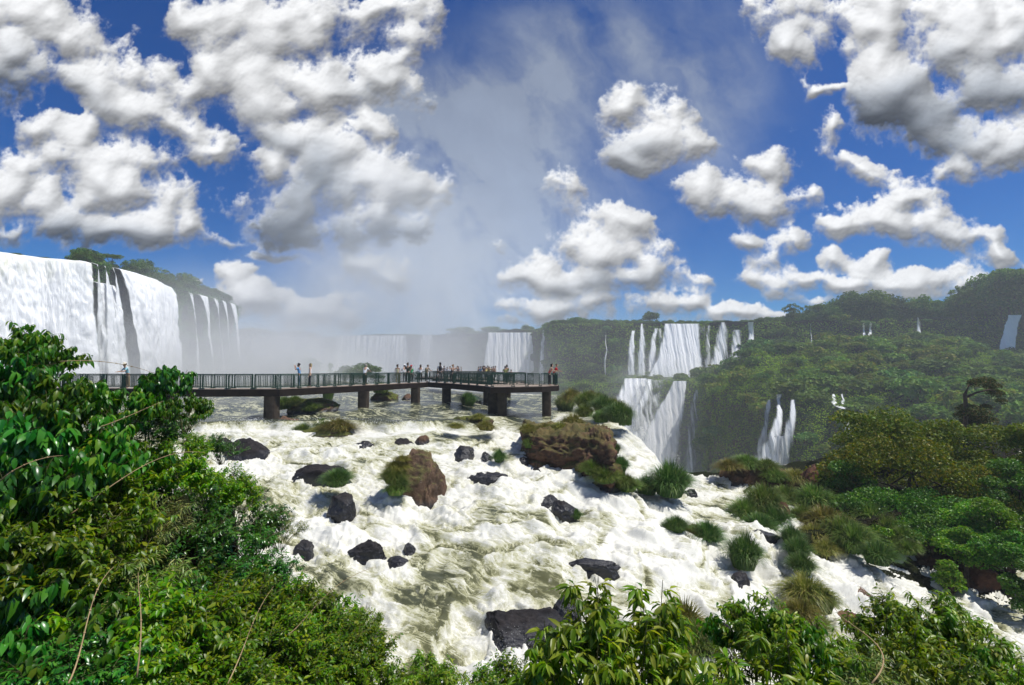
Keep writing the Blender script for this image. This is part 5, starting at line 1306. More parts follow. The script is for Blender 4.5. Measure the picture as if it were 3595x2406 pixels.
L = [
 (1455, 1756, 225, 196, rockmat('half mossy basalt', ((.050, .034, .024), (.17, .105, .068)), moss=.42), 'tall brown boulder with a grassy left flank, standing alone in mid-rapids', 3, dict(depth=.8, boxy=.35, sub=6, lean=-.05, turn=.2)),
 (1125, 1700, 250, 72, M_wet, 'long low black boulder left of the tall brown one, tufted with grass', 5, dict(depth=.5, sub=5)),
 (1190, 1795, 100, 66, M_wet, 'wet black hump washed by white water in front of the long low boulder', 6, dict(depth=.9)),
 (1650, 1528, 185, 78, M_moss, 'brown rock with mossy green shoulders below the platform', 8, dict(depth=.8, boxy=.3, sub=6)),
 (1135, 1538, 205, 50, M_moss, 'low brown rock with grassy ends, in the foam right of the left pier', 9, dict(depth=.6, boxy=.4)),
 (1010, 1503, 115, 46, M_brown, 'brown ledge rock at the foot of the left pier', 10, dict(depth=.8, boxy=.5)),
 (850, 1618, 190, 88, M_wet, 'black boulder behind the small leafy twigs at the left bank', 12, dict(depth=.7)),
 (770, 1585, 110, 50, M_wet, 'dark rock nearly hidden by twigs at the left bank', 13, {}),
 (1275, 1580, 75, 34, M_wet, 'small wet rock under a sheet of clear water, left of the tall boulder', 14, {}),
 (1410, 1585, 170, 52, M_wet, 'smooth black rock behind the tall brown boulder', 15, dict(depth=.5)),
 (1480, 1562, 62, 36, M_brown, 'small pointed brown rock behind the tall boulder', 16, dict(peak=(.5, 0))),
 (1628, 1600, 76, 36, M_wet, 'small black rock, first of three in the foam right of the tall boulder', 17, {}),
 (1708, 1622, 72, 40, M_wet, 'small black rock beside a round tuft of grass', 18, {}),
 (1842, 1640, 60, 42, M_wet, 'black block against the foot of the long cliff-like rock', 19, dict(boxy=.5)),
 (1895, 1685, 50, 50, M_wet, 'leaning black rock just below the black block', 20, dict(peak=(-.8, 0))),
 (1710, 1698, 180, 40, M_wet, 'flat black rock streaked with water in the centre of the rapids', 21, dict(depth=.45)),
 (1920, 1778, 95, 38, M_wet, 'jagged black rock, upper part of a dark slanting ridge', 22, dict(boxy=.3, peak=(-.4, 0))),
 (1990, 1815, 110, 52, M_wet, 'lower part of the dark slanting ridge, ending at a small tuft', 23, dict(peak=(-.9, 0))),
 (1285, 1978, 160, 80, M_wet, 'dark slab-like rock pointing right, at the lower left of the rapids', 24, dict(depth=.6, boxy=.3, peak=(.5, 0), sub=6)),
 (1062, 1960, 75, 62, M_wet, 'square dark rock beside the left bank branches', 25, dict(boxy=.6)),
 (1190, 1905, 90, 24, M_wet, 'thin flat black rock above the slab-like rock', 26, dict(depth=.5)),
 (1435, 1945, 55, 38, M_wet, 'small round black rock right of the slab-like rock', 27, {}),
 (1390, 1985, 80, 26, M_wet, 'low splashed rock below the small round black one', 28, {}),
 (1830, 2266, 335, 108, M_wet, 'broad black rock shelf with water trickling over it, bottom centre', 29, dict(boxy=.35, depth=.6, sub=6)),
 (1990, 2170, 120, 60, M_wet, 'dark reddish rock joining the broad shelf on its right', 30, dict(boxy=.3)),
 (2080, 2000, 210, 36, M_wet, 'thin dark rock spine running under the water above the near shrubs', 31, dict(depth=.35)),
 (2430, 1748, 60, 34, M_wet, 'grey rock peeping out right of the big round grass clump', 32, {}),
 (2690, 1712, 240, 88, M_brown, 'dark overhanging rock block at the brink, topped with grass', 34, dict(boxy=.7, depth=.5, sub=6)),
 (2600, 1705, 120, 60, M_brown, 'left foot of the overhanging block at the brink', 35, dict(boxy=.5)),
 (2850, 1745, 90, 130, M_red, 'reddish upright rock pillar beside the big green tree', 36, dict(boxy=.6)),
 (2800, 1735, 130, 50, M_brown, 'low dark rock between the block and the reddish pillar', 37, dict(boxy=.4)),
 (2757, 1818, 52, 58, M_red, 'small brown stone right of the tall grass mound', 38, {}),
 (2900, 1812, 100, 56, M_wet, 'dark wet stone among the grass of the right bank', 39, {}),
 (2690, 1895, 130, 30, M_wet, 'black rock at the lip of the small right-hand falls', 40, dict(depth=.5)),
 (3240, 1985, 170, 112, M_red, 'large rounded red-brown boulder on the right bank', 41, dict(sub=6, peak=(.3, 0))),
 (3205, 1998, 120, 28, M_red, 'low stone lapped by water under the red-brown boulder', 42, {}),
 (3345, 2040, 170, 76, M_red, 'wide brown boulder right of the red-brown one', 43, dict(boxy=.4)),
 (3480, 2070, 190, 110, M_red, 'dark brown boulder at the right water edge', 44, dict(boxy=.3)),
 (3420, 1930, 90, 110, M_red, 'pale brown rock face in the shade of the right bank shrubs', 45, dict(boxy=.4)),
 (3560, 2090, 120, 60, M_wet, 'dark stone cut by the right edge of the view', 46, {}),
 (3080, 1965, 60, 60, M_brown, 'grey-brown stone half under hanging grass', 47, {}),
 (3040, 2130, 210, 62, M_brown, 'slanting dark rock split by the right-hand stream', 48, dict(depth=.5, peak=(-.6, 0))),
 (2990, 2225, 150, 58, M_red, 'reddish rock behind the near right shrubs', 49, {}),
 (2780, 2310, 150, 85, M_wet, 'dark boulder behind the vine shrub at bottom right', 50, {}),
 (2550, 2260, 110, 70, M_wet, 'wet black rock with water running off, behind the vine shrub', 51, {}),
 (2610, 2070, 80, 60, M_wet, 'black rock inside the small right-hand falls', 52, {}),
 (1075, 1395+50, 180, 52, M_moss, 'dark rock with grass under the walkway, right of the left pier', 53, dict(boxy=.3)),
 (1340, 1407, 110, 36, M_moss, 'square dark rock with a grassy top under the walkway', 54, dict(boxy=.7)),
 (1428, 1405, 44, 26, M_brown, 'small pointed rock left of the third pier', 55, dict(peak=(.5, 0))),
 (560, 1425, 110, 28, M_wet, 'dark rock in the water beyond the left end of the walkway beam', 56, {}),
 (1660, 1415, 60, 16, M_wet, 'dark stone behind the green tuft by the piers', 57, {}),
]
for (px, py, w, h, m, lab, seed, kw) in L: rock(px, py, w, h, m, lab, seed, **kw)

# the long cliff-like rock: lofted block
def loft_block():
    # outline of its foot and of its top as seen in the photograph
    foot = [(1835,1592,-5.0), (1900,1622,-5.3), (1990,1650,-5.6), (2070,1688,-5.95), (2140,1752,-6.6), (2185,1760,-7.0)]
    topf = [(1838,1512,-4.0), (1900,1520,-3.95), (1990,1528,-3.95), (2070,1532,-3.9), (2135,1538,-3.9), (2150,1548,-4.0)]
    F1 = [Pz(*q) for q in foot]; T1 = []
    for f_, t in zip(F1, topf):
        q = P(t[0], t[1], f_.y + .9); T1.append(q)
    nu, nv = 110, 60
    def samp(pts, t):
        k = t * (len(pts) - 1); i = min(int(k), len(pts) - 2); return pts[i].lerp(pts[i + 1], k - i)
    rows = []
    for j in range(nv):
        v = j / (nv - 1); r = []
        for i in range(nu):
            u = i / (nu - 1); a, b = samp(F1, u), samp(T1, u)
            back = Vector((.3, 4.2, -.1))
            if v < .12: q = a + (a - b) * (.12 - v) * 2.5
            elif v < .62:
                w_ = (v - .12) / .5; q = a.lerp(b, w_) + Vector((0, -.45 * math.sin(w_ * 3.14) - .35 * w_, 0))
            else:
                w_ = (v - .62) / .38; q = b + Vector((0, -.35, 0)) + (back + Vector((0, .35, 0))) * w_ + Vector((0, 0, .35 * math.sin(w_ * 3.1)))
            e = max(0, .04 - u) / .04 + max(0, u - .96) / .04
            q = q + Vector((.9 * (1 if u < .5 else -1) * e * e * 0, 1.6 * e * e, -.2 * e * e))
            r.append([q.x, q.y, q.z])
        rows.append(r)
    A_ = np.array(rows)
    # close both ends towards the back
    for i0, sgn in ((0, 1), (nu - 1, -1)):
        pass
    n1 = fbm3(A_[..., 0] * .7, A_[..., 1] * .7, A_[..., 2] * 1.6, 6, .58); n2 = np.abs(fbm3(A_[..., 0] * .9, A_[..., 1] * .9, A_[..., 2] * 2.6, 4, .55))
    n = np.cross(np.gradient(A_, axis=1), np.gradient(A_, axis=0)); n /= np.linalg.norm(n, axis=2)[..., None] + 1e-9
    n *= np.sign((n * np.array([0, -1, .6])).sum(2))[..., None]
    A_ = A_ + n * (.55 * n1 - .75 * (n2 - .2))[..., None]
    fr = A_.reshape(-1, 3)
    back_ = A_.copy(); back_[..., 1] = np.maximum(back_[..., 1], A_[-1:, :, 1]) ; back_[..., 2] = np.minimum(back_[..., 2], A_[-1:, :, 2])
    V_ = np.concatenate([fr, [(0, 0, 0)]])
    Q = grid_faces(nv, nu)
    # end caps and a skirt down the back
    V2 = list(map(tuple, fr)); extra = []
    bi = [(nv - 1) * nu + i for i in range(nu)]
    for i in bi: x, y, z = fr[i]; extra.append((x, y + .2, z - 4))
    base = len(V2); V2 += extra
    Q2 = [(bi[i], bi[i + 1], base + i + 1, base + i) for i in range(nu - 1)]
    for i0, eb in ((0, base), (nu - 1, base + nu - 1)):
        ring = [j * nu + i0 for j in range(nv)]; c = len(V2); V2.append(tuple(np.mean([fr[k] for k in ring], 0) + np.array([(-.0 if i0 == 0 else .5), 1.2, -.5])))
        T_ = [(ring[j], ring[j + 1], c) for j in range(nv - 1)] + [(ring[-1], eb, c), (eb, ring[0], c)]
        extra_T = T_ if i0 == 0 else extra_T + T_
    o = mesh_np('rock_outcrop', np.array(V2), [np.concatenate([Q, np.array(Q2)]), np.array(extra_T)], rockmat('outcrop rock', ((.045, .028, .020), (.15, .080, .050)), moss=.38), True, attrs={'above': np.array([p[2] + 6.4 for p in V2])})
    tag(o, 'long cliff-like brown rock with a flat grassy top, at the centre right of the rapids', 'rock outcrop')
loft_block()

# ================================================================ grass
def grassmat(name, a, b_, tip):
    m, nt, b, out = mat(name)
    g = nt.new('ShaderNodeNewGeometry'); at = nt.new('ShaderNodeAttribute', attribute_name='along').outputs['Fac']; oi = nt.new('ShaderNodeObjectInfo')
    c = nt.ramp(g.outputs['Random Per Island'], [(0, a), (.75, b_), (1, tip)])
    c = nt.mix(nt.mapr(at, .7, 1., 0, .55), c, tip)
    hs = nt.new('ShaderNodeHueSaturation'); nt.put(hs.inputs['Color'], c); nt.put(hs.inputs['Value'], nt.mapr(oi.outputs['Random'], 0, 1, .8, 1.2)); nt.put(hs.inputs['Hue'], nt.mapr(oi.outputs['Random'], 0, 1, .48, .515))
    nt.put(b.inputs['Base Color'], hs.outputs[0]); b.inputs['Roughness'].default_value = .45; b.inputs['Specular IOR Level'].default_value = .35
    tr = nt.new('ShaderNodeBsdfTranslucent'); nt.put(tr.inputs[0], hs.outputs[0]); mx = nt.new('ShaderNodeMixShader', i_0=.35)
    nt.l.new(b.outputs[0], mx.inputs[1]); nt.l.new(tr.outputs[0], mx.inputs[2]); nt.l.new(mx.outputs[0], out.inputs[0])
    return m
M_gr = grassmat('green grass', (.055, .125, .015), (.12, .21, .025), (.26, .27, .07))
M_gd = grassmat('deep green grass', (.030, .090, .014), (.075, .165, .025), (.18, .23, .06))
M_gy = grassmat('yellowing grass', (.11, .14, .015), (.21, .21, .030), (.36, .28, .09))
def grass_mesh(seed, n, mat_, Ln=1.0, wd=.022, base=.45, spread=1.0, seg=4, up=.5, name='blades'):
    """arching blades from a small mound; unit radius about 1"""
    r = np.random.RandomState(seed); a = r.uniform(0, 6.28, n); br = base * np.sqrt(r.uniform(0, 1, n))
    d = np.stack([np.cos(a), np.sin(a)], 1); P0 = np.stack([br * d[:, 0], br * d[:, 1], .12 * (1 - (br / base) ** 2)], 1)
    out_ = (br / base) * spread * r.uniform(.5, 1.2, n) + .08; a2 = a + r.normal(size=n) * .5; d2 = np.stack([np.cos(a2), np.sin(a2)], 1)
    ln = Ln * r.uniform(.6, 1.15, n); V = []; al = []
    w = wd * r.uniform(.6, 1.3, n); side = np.stack([-d2[:, 1], d2[:, 0], 0 * a], 1)
    for k in range(seg + 1):
        t = k / seg; h = ln * (t * (up + .9) - t * t * (.35 + .75 * out_)); x = ln * out_ * (t ** 1.3) * .85
        c = P0 + np.concatenate([d2 * x[:, None], h[:, None]], 1)
        ww = (w * (1 - t) ** .7 * (1. if k < seg else 0))[:, None]
        if k < seg: V += [c - side * ww, c + side * ww]; al += [np.full(n, t)] * 2
        else: V.append(c); al.append(np.full(n, t))
    V = np.stack(V, 1).reshape(-1, 3); al = np.stack(al, 1).ravel(); m = 2 * seg + 1; i = np.arange(n)[:, None] * m
    Q = np.concatenate([i + np.array([[2 * k, 2 * k + 1, 2 * k + 3, 2 * k + 2]]) for k in range(seg - 1)]); T = i + np.array([[2 * seg - 2, 2 * seg - 1, 2 * seg]])
    return mesh_np(name, V, [Q, T], mat_, False, attrs={'along': al}).data
GM = [grass_mesh(1, 1500, M_gr), grass_mesh(2, 1500, M_gd, up=.6), grass_mesh(3, 1300, M_gy, spread=1.15, up=.4), grass_mesh(4, 900, M_gr, up=.9, spread=.5, base=.6)]
for o in list(COL.objects):
    if o.name.startswith('blades'): bpy.data.objects.remove(o)
def grass(px, py, w, kind, label=None, z=None, d=None, tall=1., group='grass clumps on the river rocks', n=0):
    """px, py: centre of the clump's foot; w: its width in photograph pixels"""
    if d is None:
        c = Pz(px, py, -6.)
        for _ in range(6): c = Pz(px, py, (wz(c.x, c.y) if z is None else z))
    else: c = P(px, py, d)
    s = w * c.y / F_ / 2 / .82
    o = bpy.data.objects.new('grass_clump', GM[kind]); COL.objects.link(o); o.location = c; o.scale = (s, s, s * tall); o.rotation_euler = (random.uniform(-.1, .1), random.uniform(-.1, .1), random.uniform(0, 6.28))
    return tag(o, label or 'arching clump of green grass growing on the river rocks', 'grass clump', group)
random.seed(5)
GG = [
 # on the tall boulder (depth just in front of its face)
 (1392, 1650, 80, 2, 'grass hanging down the left flank of the tall brown boulder, uppermost tuft', 24.6, 1.), (1380, 1690, 92, 0, 'grass hanging down the left flank of the tall brown boulder, middle tuft', 24.1, 1.), (1388, 1735, 85, 0, 'grass hanging down the left flank of the tall brown boulder, lowest tuft', 23.6, 1.), (1412, 1615, 52, 2, 'yellow-green grass near the summit of the tall brown boulder', 24.7, .8), (1400, 1712, 70, 1, 'dark grass at the inner side of the tall boulder flank', 23.7, 1.),
 (1185, 1700, 105, 1, 'round dark green tuft on the right end of the long low boulder', 24.6, .85),
 (1070, 1520, 80, 0, 'bright tuft on the left end of the low brown rock near the left pier', 38.5, .8), (1190, 1515, 130, 2, 'yellow-green tuft on the right end of the low brown rock near the left pier', 38, .75), (1130, 1500, 90, 0, 'small tuft atop the low brown rock near the left pier', 39.2, .6),
 (1600, 1500, 60, 2, 'mossy tuft on the left shoulder of the brown rock below the platform', 36.2, .6), (1705, 1510, 75, 2, 'mossy tuft on the right shoulder of the brown rock below the platform', 36.2, .9), (1680, 1470, 60, 2, 'tuft behind the brown rock below the platform', 40, .7),
 (1752, 1618, 52, 1, 'small round tuft beside the small black rock in mid-rapids', None, 1.3),
 (2022, 1818, 44, 1, 'tiny tuft at the lower end of the dark slanting ridge', None, 1.2),
 (1645, 1425, 66, 1, 'dark green tuft in the water between the piers', None, 1.2), (1634, 1398, 26, 1, 'tiny tuft behind the dark green one between the piers', None, 1.),
 (1000, 1435, 80, 0, 'grass on the left of the dark rock under the walkway', 46, 1.), (1090, 1440, 70, 0, 'grass at the foot of the dark rock under the walkway', 45.5, .8), (1035, 1415, 60, 0, 'grass on top of the dark rock under the walkway', 47, .8), (1150, 1400, 45, 3, 'upright reeds in the river under the walkway', None, 1.3), (1335, 1378, 80, 0, 'grass topping the square rock under the walkway', 66, .8),
 # islet right of the platform
 (1985, 1440, 90, 0, 'grass clump against the platform tip pier, on the brink islet', None, 1.2), (2010, 1410, 80, 2, 'brownish grass clump crowning the left of the brink islet', 56, 1.2), (2060, 1430, 100, 0, 'wide clump at the front of the brink islet', 48, 1.), (2075, 1405, 70, 2, 'olive clump second on the crest of the brink islet', 54, 1.), (2120, 1450, 100, 1, 'dark green clump low on the brink islet', 44, 1.), (2100, 1420, 70, 0, 'clump in the middle of the brink islet crest', 50, 1.1), (2150, 1440, 90, 2, 'brown-tipped clump on the right crest of the brink islet', 45, 1.), (2170, 1480, 110, 1, 'broad drooping clump at the right end of the brink islet', 40, 1.), (2195, 1490, 60, 3, 'spiky upright grass at the very end of the brink islet', 40, 1.5), (2110, 1480, 80, 0, 'bright clump at the foot of the brink islet', 41, .9), (2055, 1460, 80, 0, 'clump left of the bright one at the islet foot', 43, .9),
 # outcrop
 (1855, 1520, 80, 2, 'grass at the top left corner of the cliff-like rock', 31.3, .9), (1910, 1515, 90, 2, 'grass second along the top of the cliff-like rock', 31.6, .7), (1965, 1515, 90, 2, 'grass third along the top of the cliff-like rock', 31.2, .8), (2010, 1500, 100, 2, 'brown-green grass mound on the back of the cliff-like rock', 33, 1.), (1860, 1570, 60, 0, 'grass trailing down the left edge of the cliff-like rock', 30.2, 1.1), (2060, 1560, 60, 2, 'moss tuft on the face of the cliff-like rock, right of its middle', 28.8, .8), (2075, 1605, 55, 0, 'green tuft halfway down the face of the cliff-like rock', 28., .9), (2120, 1545, 50, 2, 'tuft at the top right of the cliff-like rock', 28.6, .7), (2155, 1590, 60, 1, 'trailing grass on the right edge of the cliff-like rock, upper', 28.2, 1.2), (2175, 1650, 70, 1, 'trailing grass on the right edge of the cliff-like rock, middle', 27.5, 1.2), (2190, 1710, 80, 0, 'trailing grass on the right edge of the cliff-like rock, lower', 26.6, 1.2), (1925, 1590, 30, 2, 'tiny tuft on the dark face of the cliff-like rock', 29.6, .8),
 (2080, 1660, 90, 0, 'grass at the foot of the cliff-like rock, left of two', 26.9, .9), (2130, 1690, 100, 0, 'grass at the foot of the cliff-like rock, right of two', 26.2, .9), (2200, 1720, 100, 0, 'pale-tipped clump right below the cliff-like rock', 27, .9), (2270, 1730, 100, 1, 'left half of the big round grass clump before the brink', 28.5, 1.), (2350, 1735, 150, 1, 'big round dark green grass clump before the brink', 27.8, 1.2), (2390, 1700, 80, 0, 'light clump behind the big round one', 29, 1.1),
 # ridge right
 (2375, 1862, 90, 1, 'left clump of the grassy ridge in the lower rapids', None, .9), (2430, 1880, 90, 2, 'middle clump of the grassy ridge in the lower rapids', None, .9), (2480, 1900, 110, 1, 'right clump of the grassy ridge in the lower rapids', None, 1.), (2610, 1990, 125, 1, 'drooping dark clump left of the small right-hand falls', 21.9, 1.5), (2630, 1960, 90, 0, 'clump crowning the drooping one by the small falls', 22.4, 1.2),
 (2620, 1830, 120, 0, 'tall grass mound near the brink, lower left lobe', 27.8, 1.2), (2680, 1800, 140, 0, 'tall grass mound near the brink, main lobe', 28.5, 1.25), (2720, 1850, 110, 1, 'tall grass mound near the brink, right lobe', 27.2, 1.1), (2665, 1865, 110, 1, 'dark foot of the tall grass mound near the brink', 26.4, .9),
 (2780, 1905, 80, 1, 'upper tuft of the green strip beside the small falls', 24.0, 1.2), (2800, 1960, 90, 1, 'middle tuft of the green strip beside the small falls', 23.0, 1.3), (2815, 2010, 90, 1, 'lower tuft of the green strip beside the small falls', 22.1, 1.2),
 (2830, 2110, 150, 2, 'large yellow grass clump below the green strip', 19.6, 1.2), (2880, 2140, 120, 0, 'green clump joined to the large yellow one', 19.2, 1.2), (2810, 2170, 120, 2, 'lower yellow clump below the large yellow one', 18.6, 1.1), (2850, 2210, 110, 0, 'long grass hanging under the yellow clumps', 18.4, 1.),
 (2400, 2240, 170, 2, 'tall yellowish grass clump behind the vine shrub at left', 15.5, 1.5), (2440, 2300, 150, 0, 'green grass beside the tall yellowish clump', 14.8, 1.3), (2370, 2310, 120, 2, 'dry grass at the foot of the tall yellowish clump', 14.5, 1.2),
 # bank
 (2560, 1645, 90, 2, 'grass on the left top of the overhanging block', 34.5, .8), (2620, 1640, 100, 0, 'grass on the crown of the overhanging block', 34.8, .8), (2690, 1650, 90, 0, 'grass on the right top of the overhanging block', 34.5, .8), (2720, 1690, 90, 0, 'grass spilling down the right of the overhanging block', 33.5, .9), (2790, 1690, 110, 2, 'shrubby grass left of the reddish pillar', 33.8, .8),
 (2760, 1760, 110, 0, 'clump between the tall mound and the pillar', 31, .9), (2860, 1790, 140, 0, 'bright clump under the reddish pillar', 30, 1.1), (2820, 1840, 120, 0, 'clump left of the dark wet stone on the bank', 28.5, 1.), (2900, 1860, 150, 2, 'olive hanging clump on the bank, uppermost of the slope', 27.2, 1.1), (2860, 1900, 120, 2, 'olive clump below the uppermost on the slope', 26, 1.), (2960, 1900, 140, 0, 'wide clump midway down the bank slope', 25.8, 1.1), (3010, 1930, 140, 0, 'clump right of the wide one on the bank slope', 24.8, 1.1), (3060, 1850, 120, 0, 'star-shaped clump above the bank slope', 27.5, 1.2), (3110, 1880, 110, 0, 'second star-shaped clump above the bank slope', 26.5, 1.1), (3080, 1975, 120, 1, 'dark green clump dipping to the stream', 23.4, 1.), (2900, 1940, 90, 2, 'small dry clump above the stream', 24.8, 1.), (3170, 1905, 90, 0, 'tuft left of the large red-brown boulder', 25.4, 1.1), (3190, 1940, 80, 0, 'tuft touching the large red-brown boulder', 24.6, 1.),
]
for (px, py, w, k, lab, d, tall) in GG: grass(px, py, w, k, lab, d=d, tall=tall)
for o in COL.objects:
    if o.name.startswith('grass_clump'): o.location.z -= .06
# ================================================================ right bank and its trees
EDGE = [Pz(*q) for q in [(2560,1738,-7.95),(2700,1745,-7.9),(2830,1790,-7.9),(2800,1880,-8.0),(2880,1945,-8.7),(3000,1995,-9.0),(3130,2020,-9.3),(3300,2070,-9.6),(3480,2110,-10.0),(3700,2160,-10.3),(4200,2300,-10.8)]]
def poly_dist(x, y, pts):
    best = np.full(x.shape, 1e9); sg = np.ones(x.shape); zz = np.zeros(x.shape)
    for a, b in zip(pts[:-1], pts[1:]):
        ex, ey = b.x - a.x, b.y - a.y; L = ex * ex + ey * ey
        t = np.clip(((x - a.x) * ex + (y - a.y) * ey) / L, 0, 1)
        dx, dy = x - a.x - t * ex, y - a.y - t * ey; d = dx * dx + dy * dy
        c = ex * (y - a.y) - ey * (x - a.x); m = d < best
        sg = np.where(m, np.sign(c), sg); zz = np.where(m, a.z + t * (b.z - a.z), zz); best = np.where(m, d, best)
    return np.sqrt(best) * sg, zz
def bank_z(x, y):
    s, z = poly_dist(x, y, EDGE)
    far_ = sst(0, 4, y - (37.2 + .50 * np.clip(x - 17, 0, 40)))
    h = z + np.where(s > 0, np.minimum(.15 * s, .7 + .02 * s), s * 1.2) - .15
    return h - far_ * 25 + .25 * fbm2(x * .8, y * .8, 4)
bx, by = np.meshgrid(np.linspace(12, 62, 190), np.linspace(13, 56, 170))
bzz = bank_z(bx, by)
s_, _z = poly_dist(bx, by, EDGE)
bf = grid_faces(*bx.shape); bf = bf[(s_ > -1.6).ravel()[bf].all(1)]
M_soil = groundmat('dark forest soil', ((.012, .018, .006), (.03, .036, .012)), ((.012, .009, .007), (.04, .028, .02)), lo=.5, hi=.95, vs=.8)
tag(mesh_np('river_bank', np.stack([bx, by, bzz], -1).reshape(-1, 3), bf, M_soil, True), kind='structure')
def bz(x, y): return float(bank_z(np.array([x * 1.]), np.array([y * 1.]))[0])

M_brt = leafmat('bright bank foliage', (.038, .098, .011), (.080, .170, .020), (.17, .22, .045), .4, .35, .4, .8)
M_deep = leafmat('deep green foliage', (.020, .062, .010), (.046, .112, .016), (.10, .155, .03), .45, .3, .35, .8)
def near_tree(name, px, top, w, bot, d, mat_, seed, nleaf, L, label, cat, group=None, nb=26, lr=.36, squash=1.0, flat=.75):
    """a crown seen between top and bot, w wide (photograph pixels) at distance d"""
    s = d / F_; R_ = w / 2 * s; Tp, Bt = P(px, top, d), P(px, bot, d); H = Tp.z - Bt.z
    r = np.random.RandomState(seed); bl = []
    for i in range(nb):
        a = r.uniform(0, 6.28); q = math.sqrt(r.uniform(0, 1)) * .82; x, y = q * math.cos(a), q * math.sin(a)
        rr_ = R_ * lr * r.uniform(.65, 1.2); dome = math.sqrt(max(.03, 1 - q * q))
        z = (H * dome - rr_ * .6) * r.uniform(.0, 1) ** .8
        bl.append((x * R_, y * R_ * squash, max(z, rr_ * .3), rr_, rr_, rr_ * flat))
    base = Vector((Tp.x, d, Bt.z)); g = bz(base.x, base.y) if cat == 'tree' else base.z - .8
    t = tree_mesh(seed, bl, nleaf, L, ((0, 0, min(-.5, g - base.z - .3)), (0.1 * R_, 0, H * .55)), mat_, 14, max(.10, R_ * .035), name, .62)
    t.location = base
    return tag(t, label, cat, group)
TG = 'trees of the right bank'
near_tree('tree', 3120, 1392, 500, 1730, 37.5, M_olive, 61, 26000, .21, 'wide dome-shaped olive-green tree behind the others on the right bank', 'tree', TG, 34, .30)
near_tree('tree', 3160, 1500, 540, 1850, 30.5, leafmat('yellow-olive foliage', (.036, .066, .008), (.085, .125, .015), (.18, .16, .025), .5, .35, .25, .7), 62, 30000, .17, 'yellowish tree in front, largest of the right bank, with some orange leaves', 'tree', TG, 40, .28)
near_tree('tree', 2950, 1585, 230, 1880, 31.5, M_deep, 63, 9000, .15, 'small fresh-green tree at the left end of the right bank trees, by the pillar', 'tree', TG, 18, .34)
near_tree('tree', 3470, 1470, 400, 1790, 33.5, M_olive, 64, 20000, .19, 'dark olive tree at the right edge, between the dome tree and the frame', 'tree', TG, 30, .3)
near_tree('tree', 3640, 1400, 280, 1850, 31, M_olive, 65, 12000, .18, 'tree cut by the right edge of the view, tallest on the bank', 'tree', TG, 20, .34)
near_tree('tree', 3560, 1600, 320, 1880, 28, M_deep, 66, 14000, .14, 'dark green tree under the one cut by the right edge', 'tree', TG, 22, .33)
SG = 'shrubs of the right bank'
for i, (px, top, w, bot, d, m_, lab, n) in enumerate([
 (3430, 1690, 230, 1960, 26, M_brt, 'bright green leafy shrub right of the yellowish tree', 11000), (3540, 1720, 220, 2000, 24.5, M_brt, 'bright green shrub against the right edge, beside the leafy one', 11000), (3380, 1830, 150, 1975, 23.5, M_brt, 'vivid shrub leaning over the wide brown boulder', 6000), (3530, 1860, 190, 2000, 22.4, M_deep, 'shrub spilling over the dark brown boulder at the water edge', 8000),
 (3060, 1740, 170, 1900, 29, M_deep, 'dark low shrub under the yellowish tree, left of its trunk', 7000), (3180, 1755, 190, 1890, 27.5, M_deep, 'dark low shrub under the yellowish tree, straight below it', 8000), (3300, 1760, 190, 1905, 26.5, M_deep, 'dark low shrub under the yellowish tree, at its right', 8000), (2975, 1770, 130, 1890, 29.5, M_brt, 'light green shrub above the star-shaped grass clumps', 4500), (3110, 1830, 140, 1905, 26, M_brt, 'small bright shrub just left of the red-brown boulder', 4500), (3330, 1960, 110, 2060, 22.8, M_brt, 'tiny bright vine between the red-brown and the wide boulder', 2500), (2890, 1700, 120, 1800, 32, M_deep, 'leafy shrub at the foot of the reddish pillar', 3500), (3270, 1830, 120, 1905, 25.5, M_deep, 'dark shrub behind the red-brown boulder', 3500), (3620, 1950, 150, 2140, 21, M_deep, 'dark shrub cut by the right edge above the water', 5000)]):
    near_tree('shrub', px, top, w, bot, d, m_, 80 + i, n, .115, lab, 'shrub', SG, 16, .42)
for i, (px, top, w, bot, d, lab) in enumerate([(3030,1700,220,1830,29,'shaded shrub between the fresh-green tree and the yellowish tree'),(3130,1700,240,1860,28.4,'shaded shrub filling the gap under the yellowish tree, left side'),(3250,1700,240,1870,27.8,'shaded shrub filling the gap under the yellowish tree, right side'),(3350,1740,200,1900,27,'shaded shrub left of the bright leafy one'),(3010,1790,180,1900,27.5,'dark shrub above the wide grass clump of the bank slope'),(3210,1800,200,1890,26,'dark shrub right above the red-brown boulder'),(3440,1850,200,1950,24.6,'dark shrub under the bright leafy one'),(2890,1640,150,1790,33,'shrub crowding behind the reddish pillar')]):
    near_tree('shrub', px, top, w, bot, d, M_deep, 120 + i, 8000, .12, lab, 'shrub', SG, 16, .42)
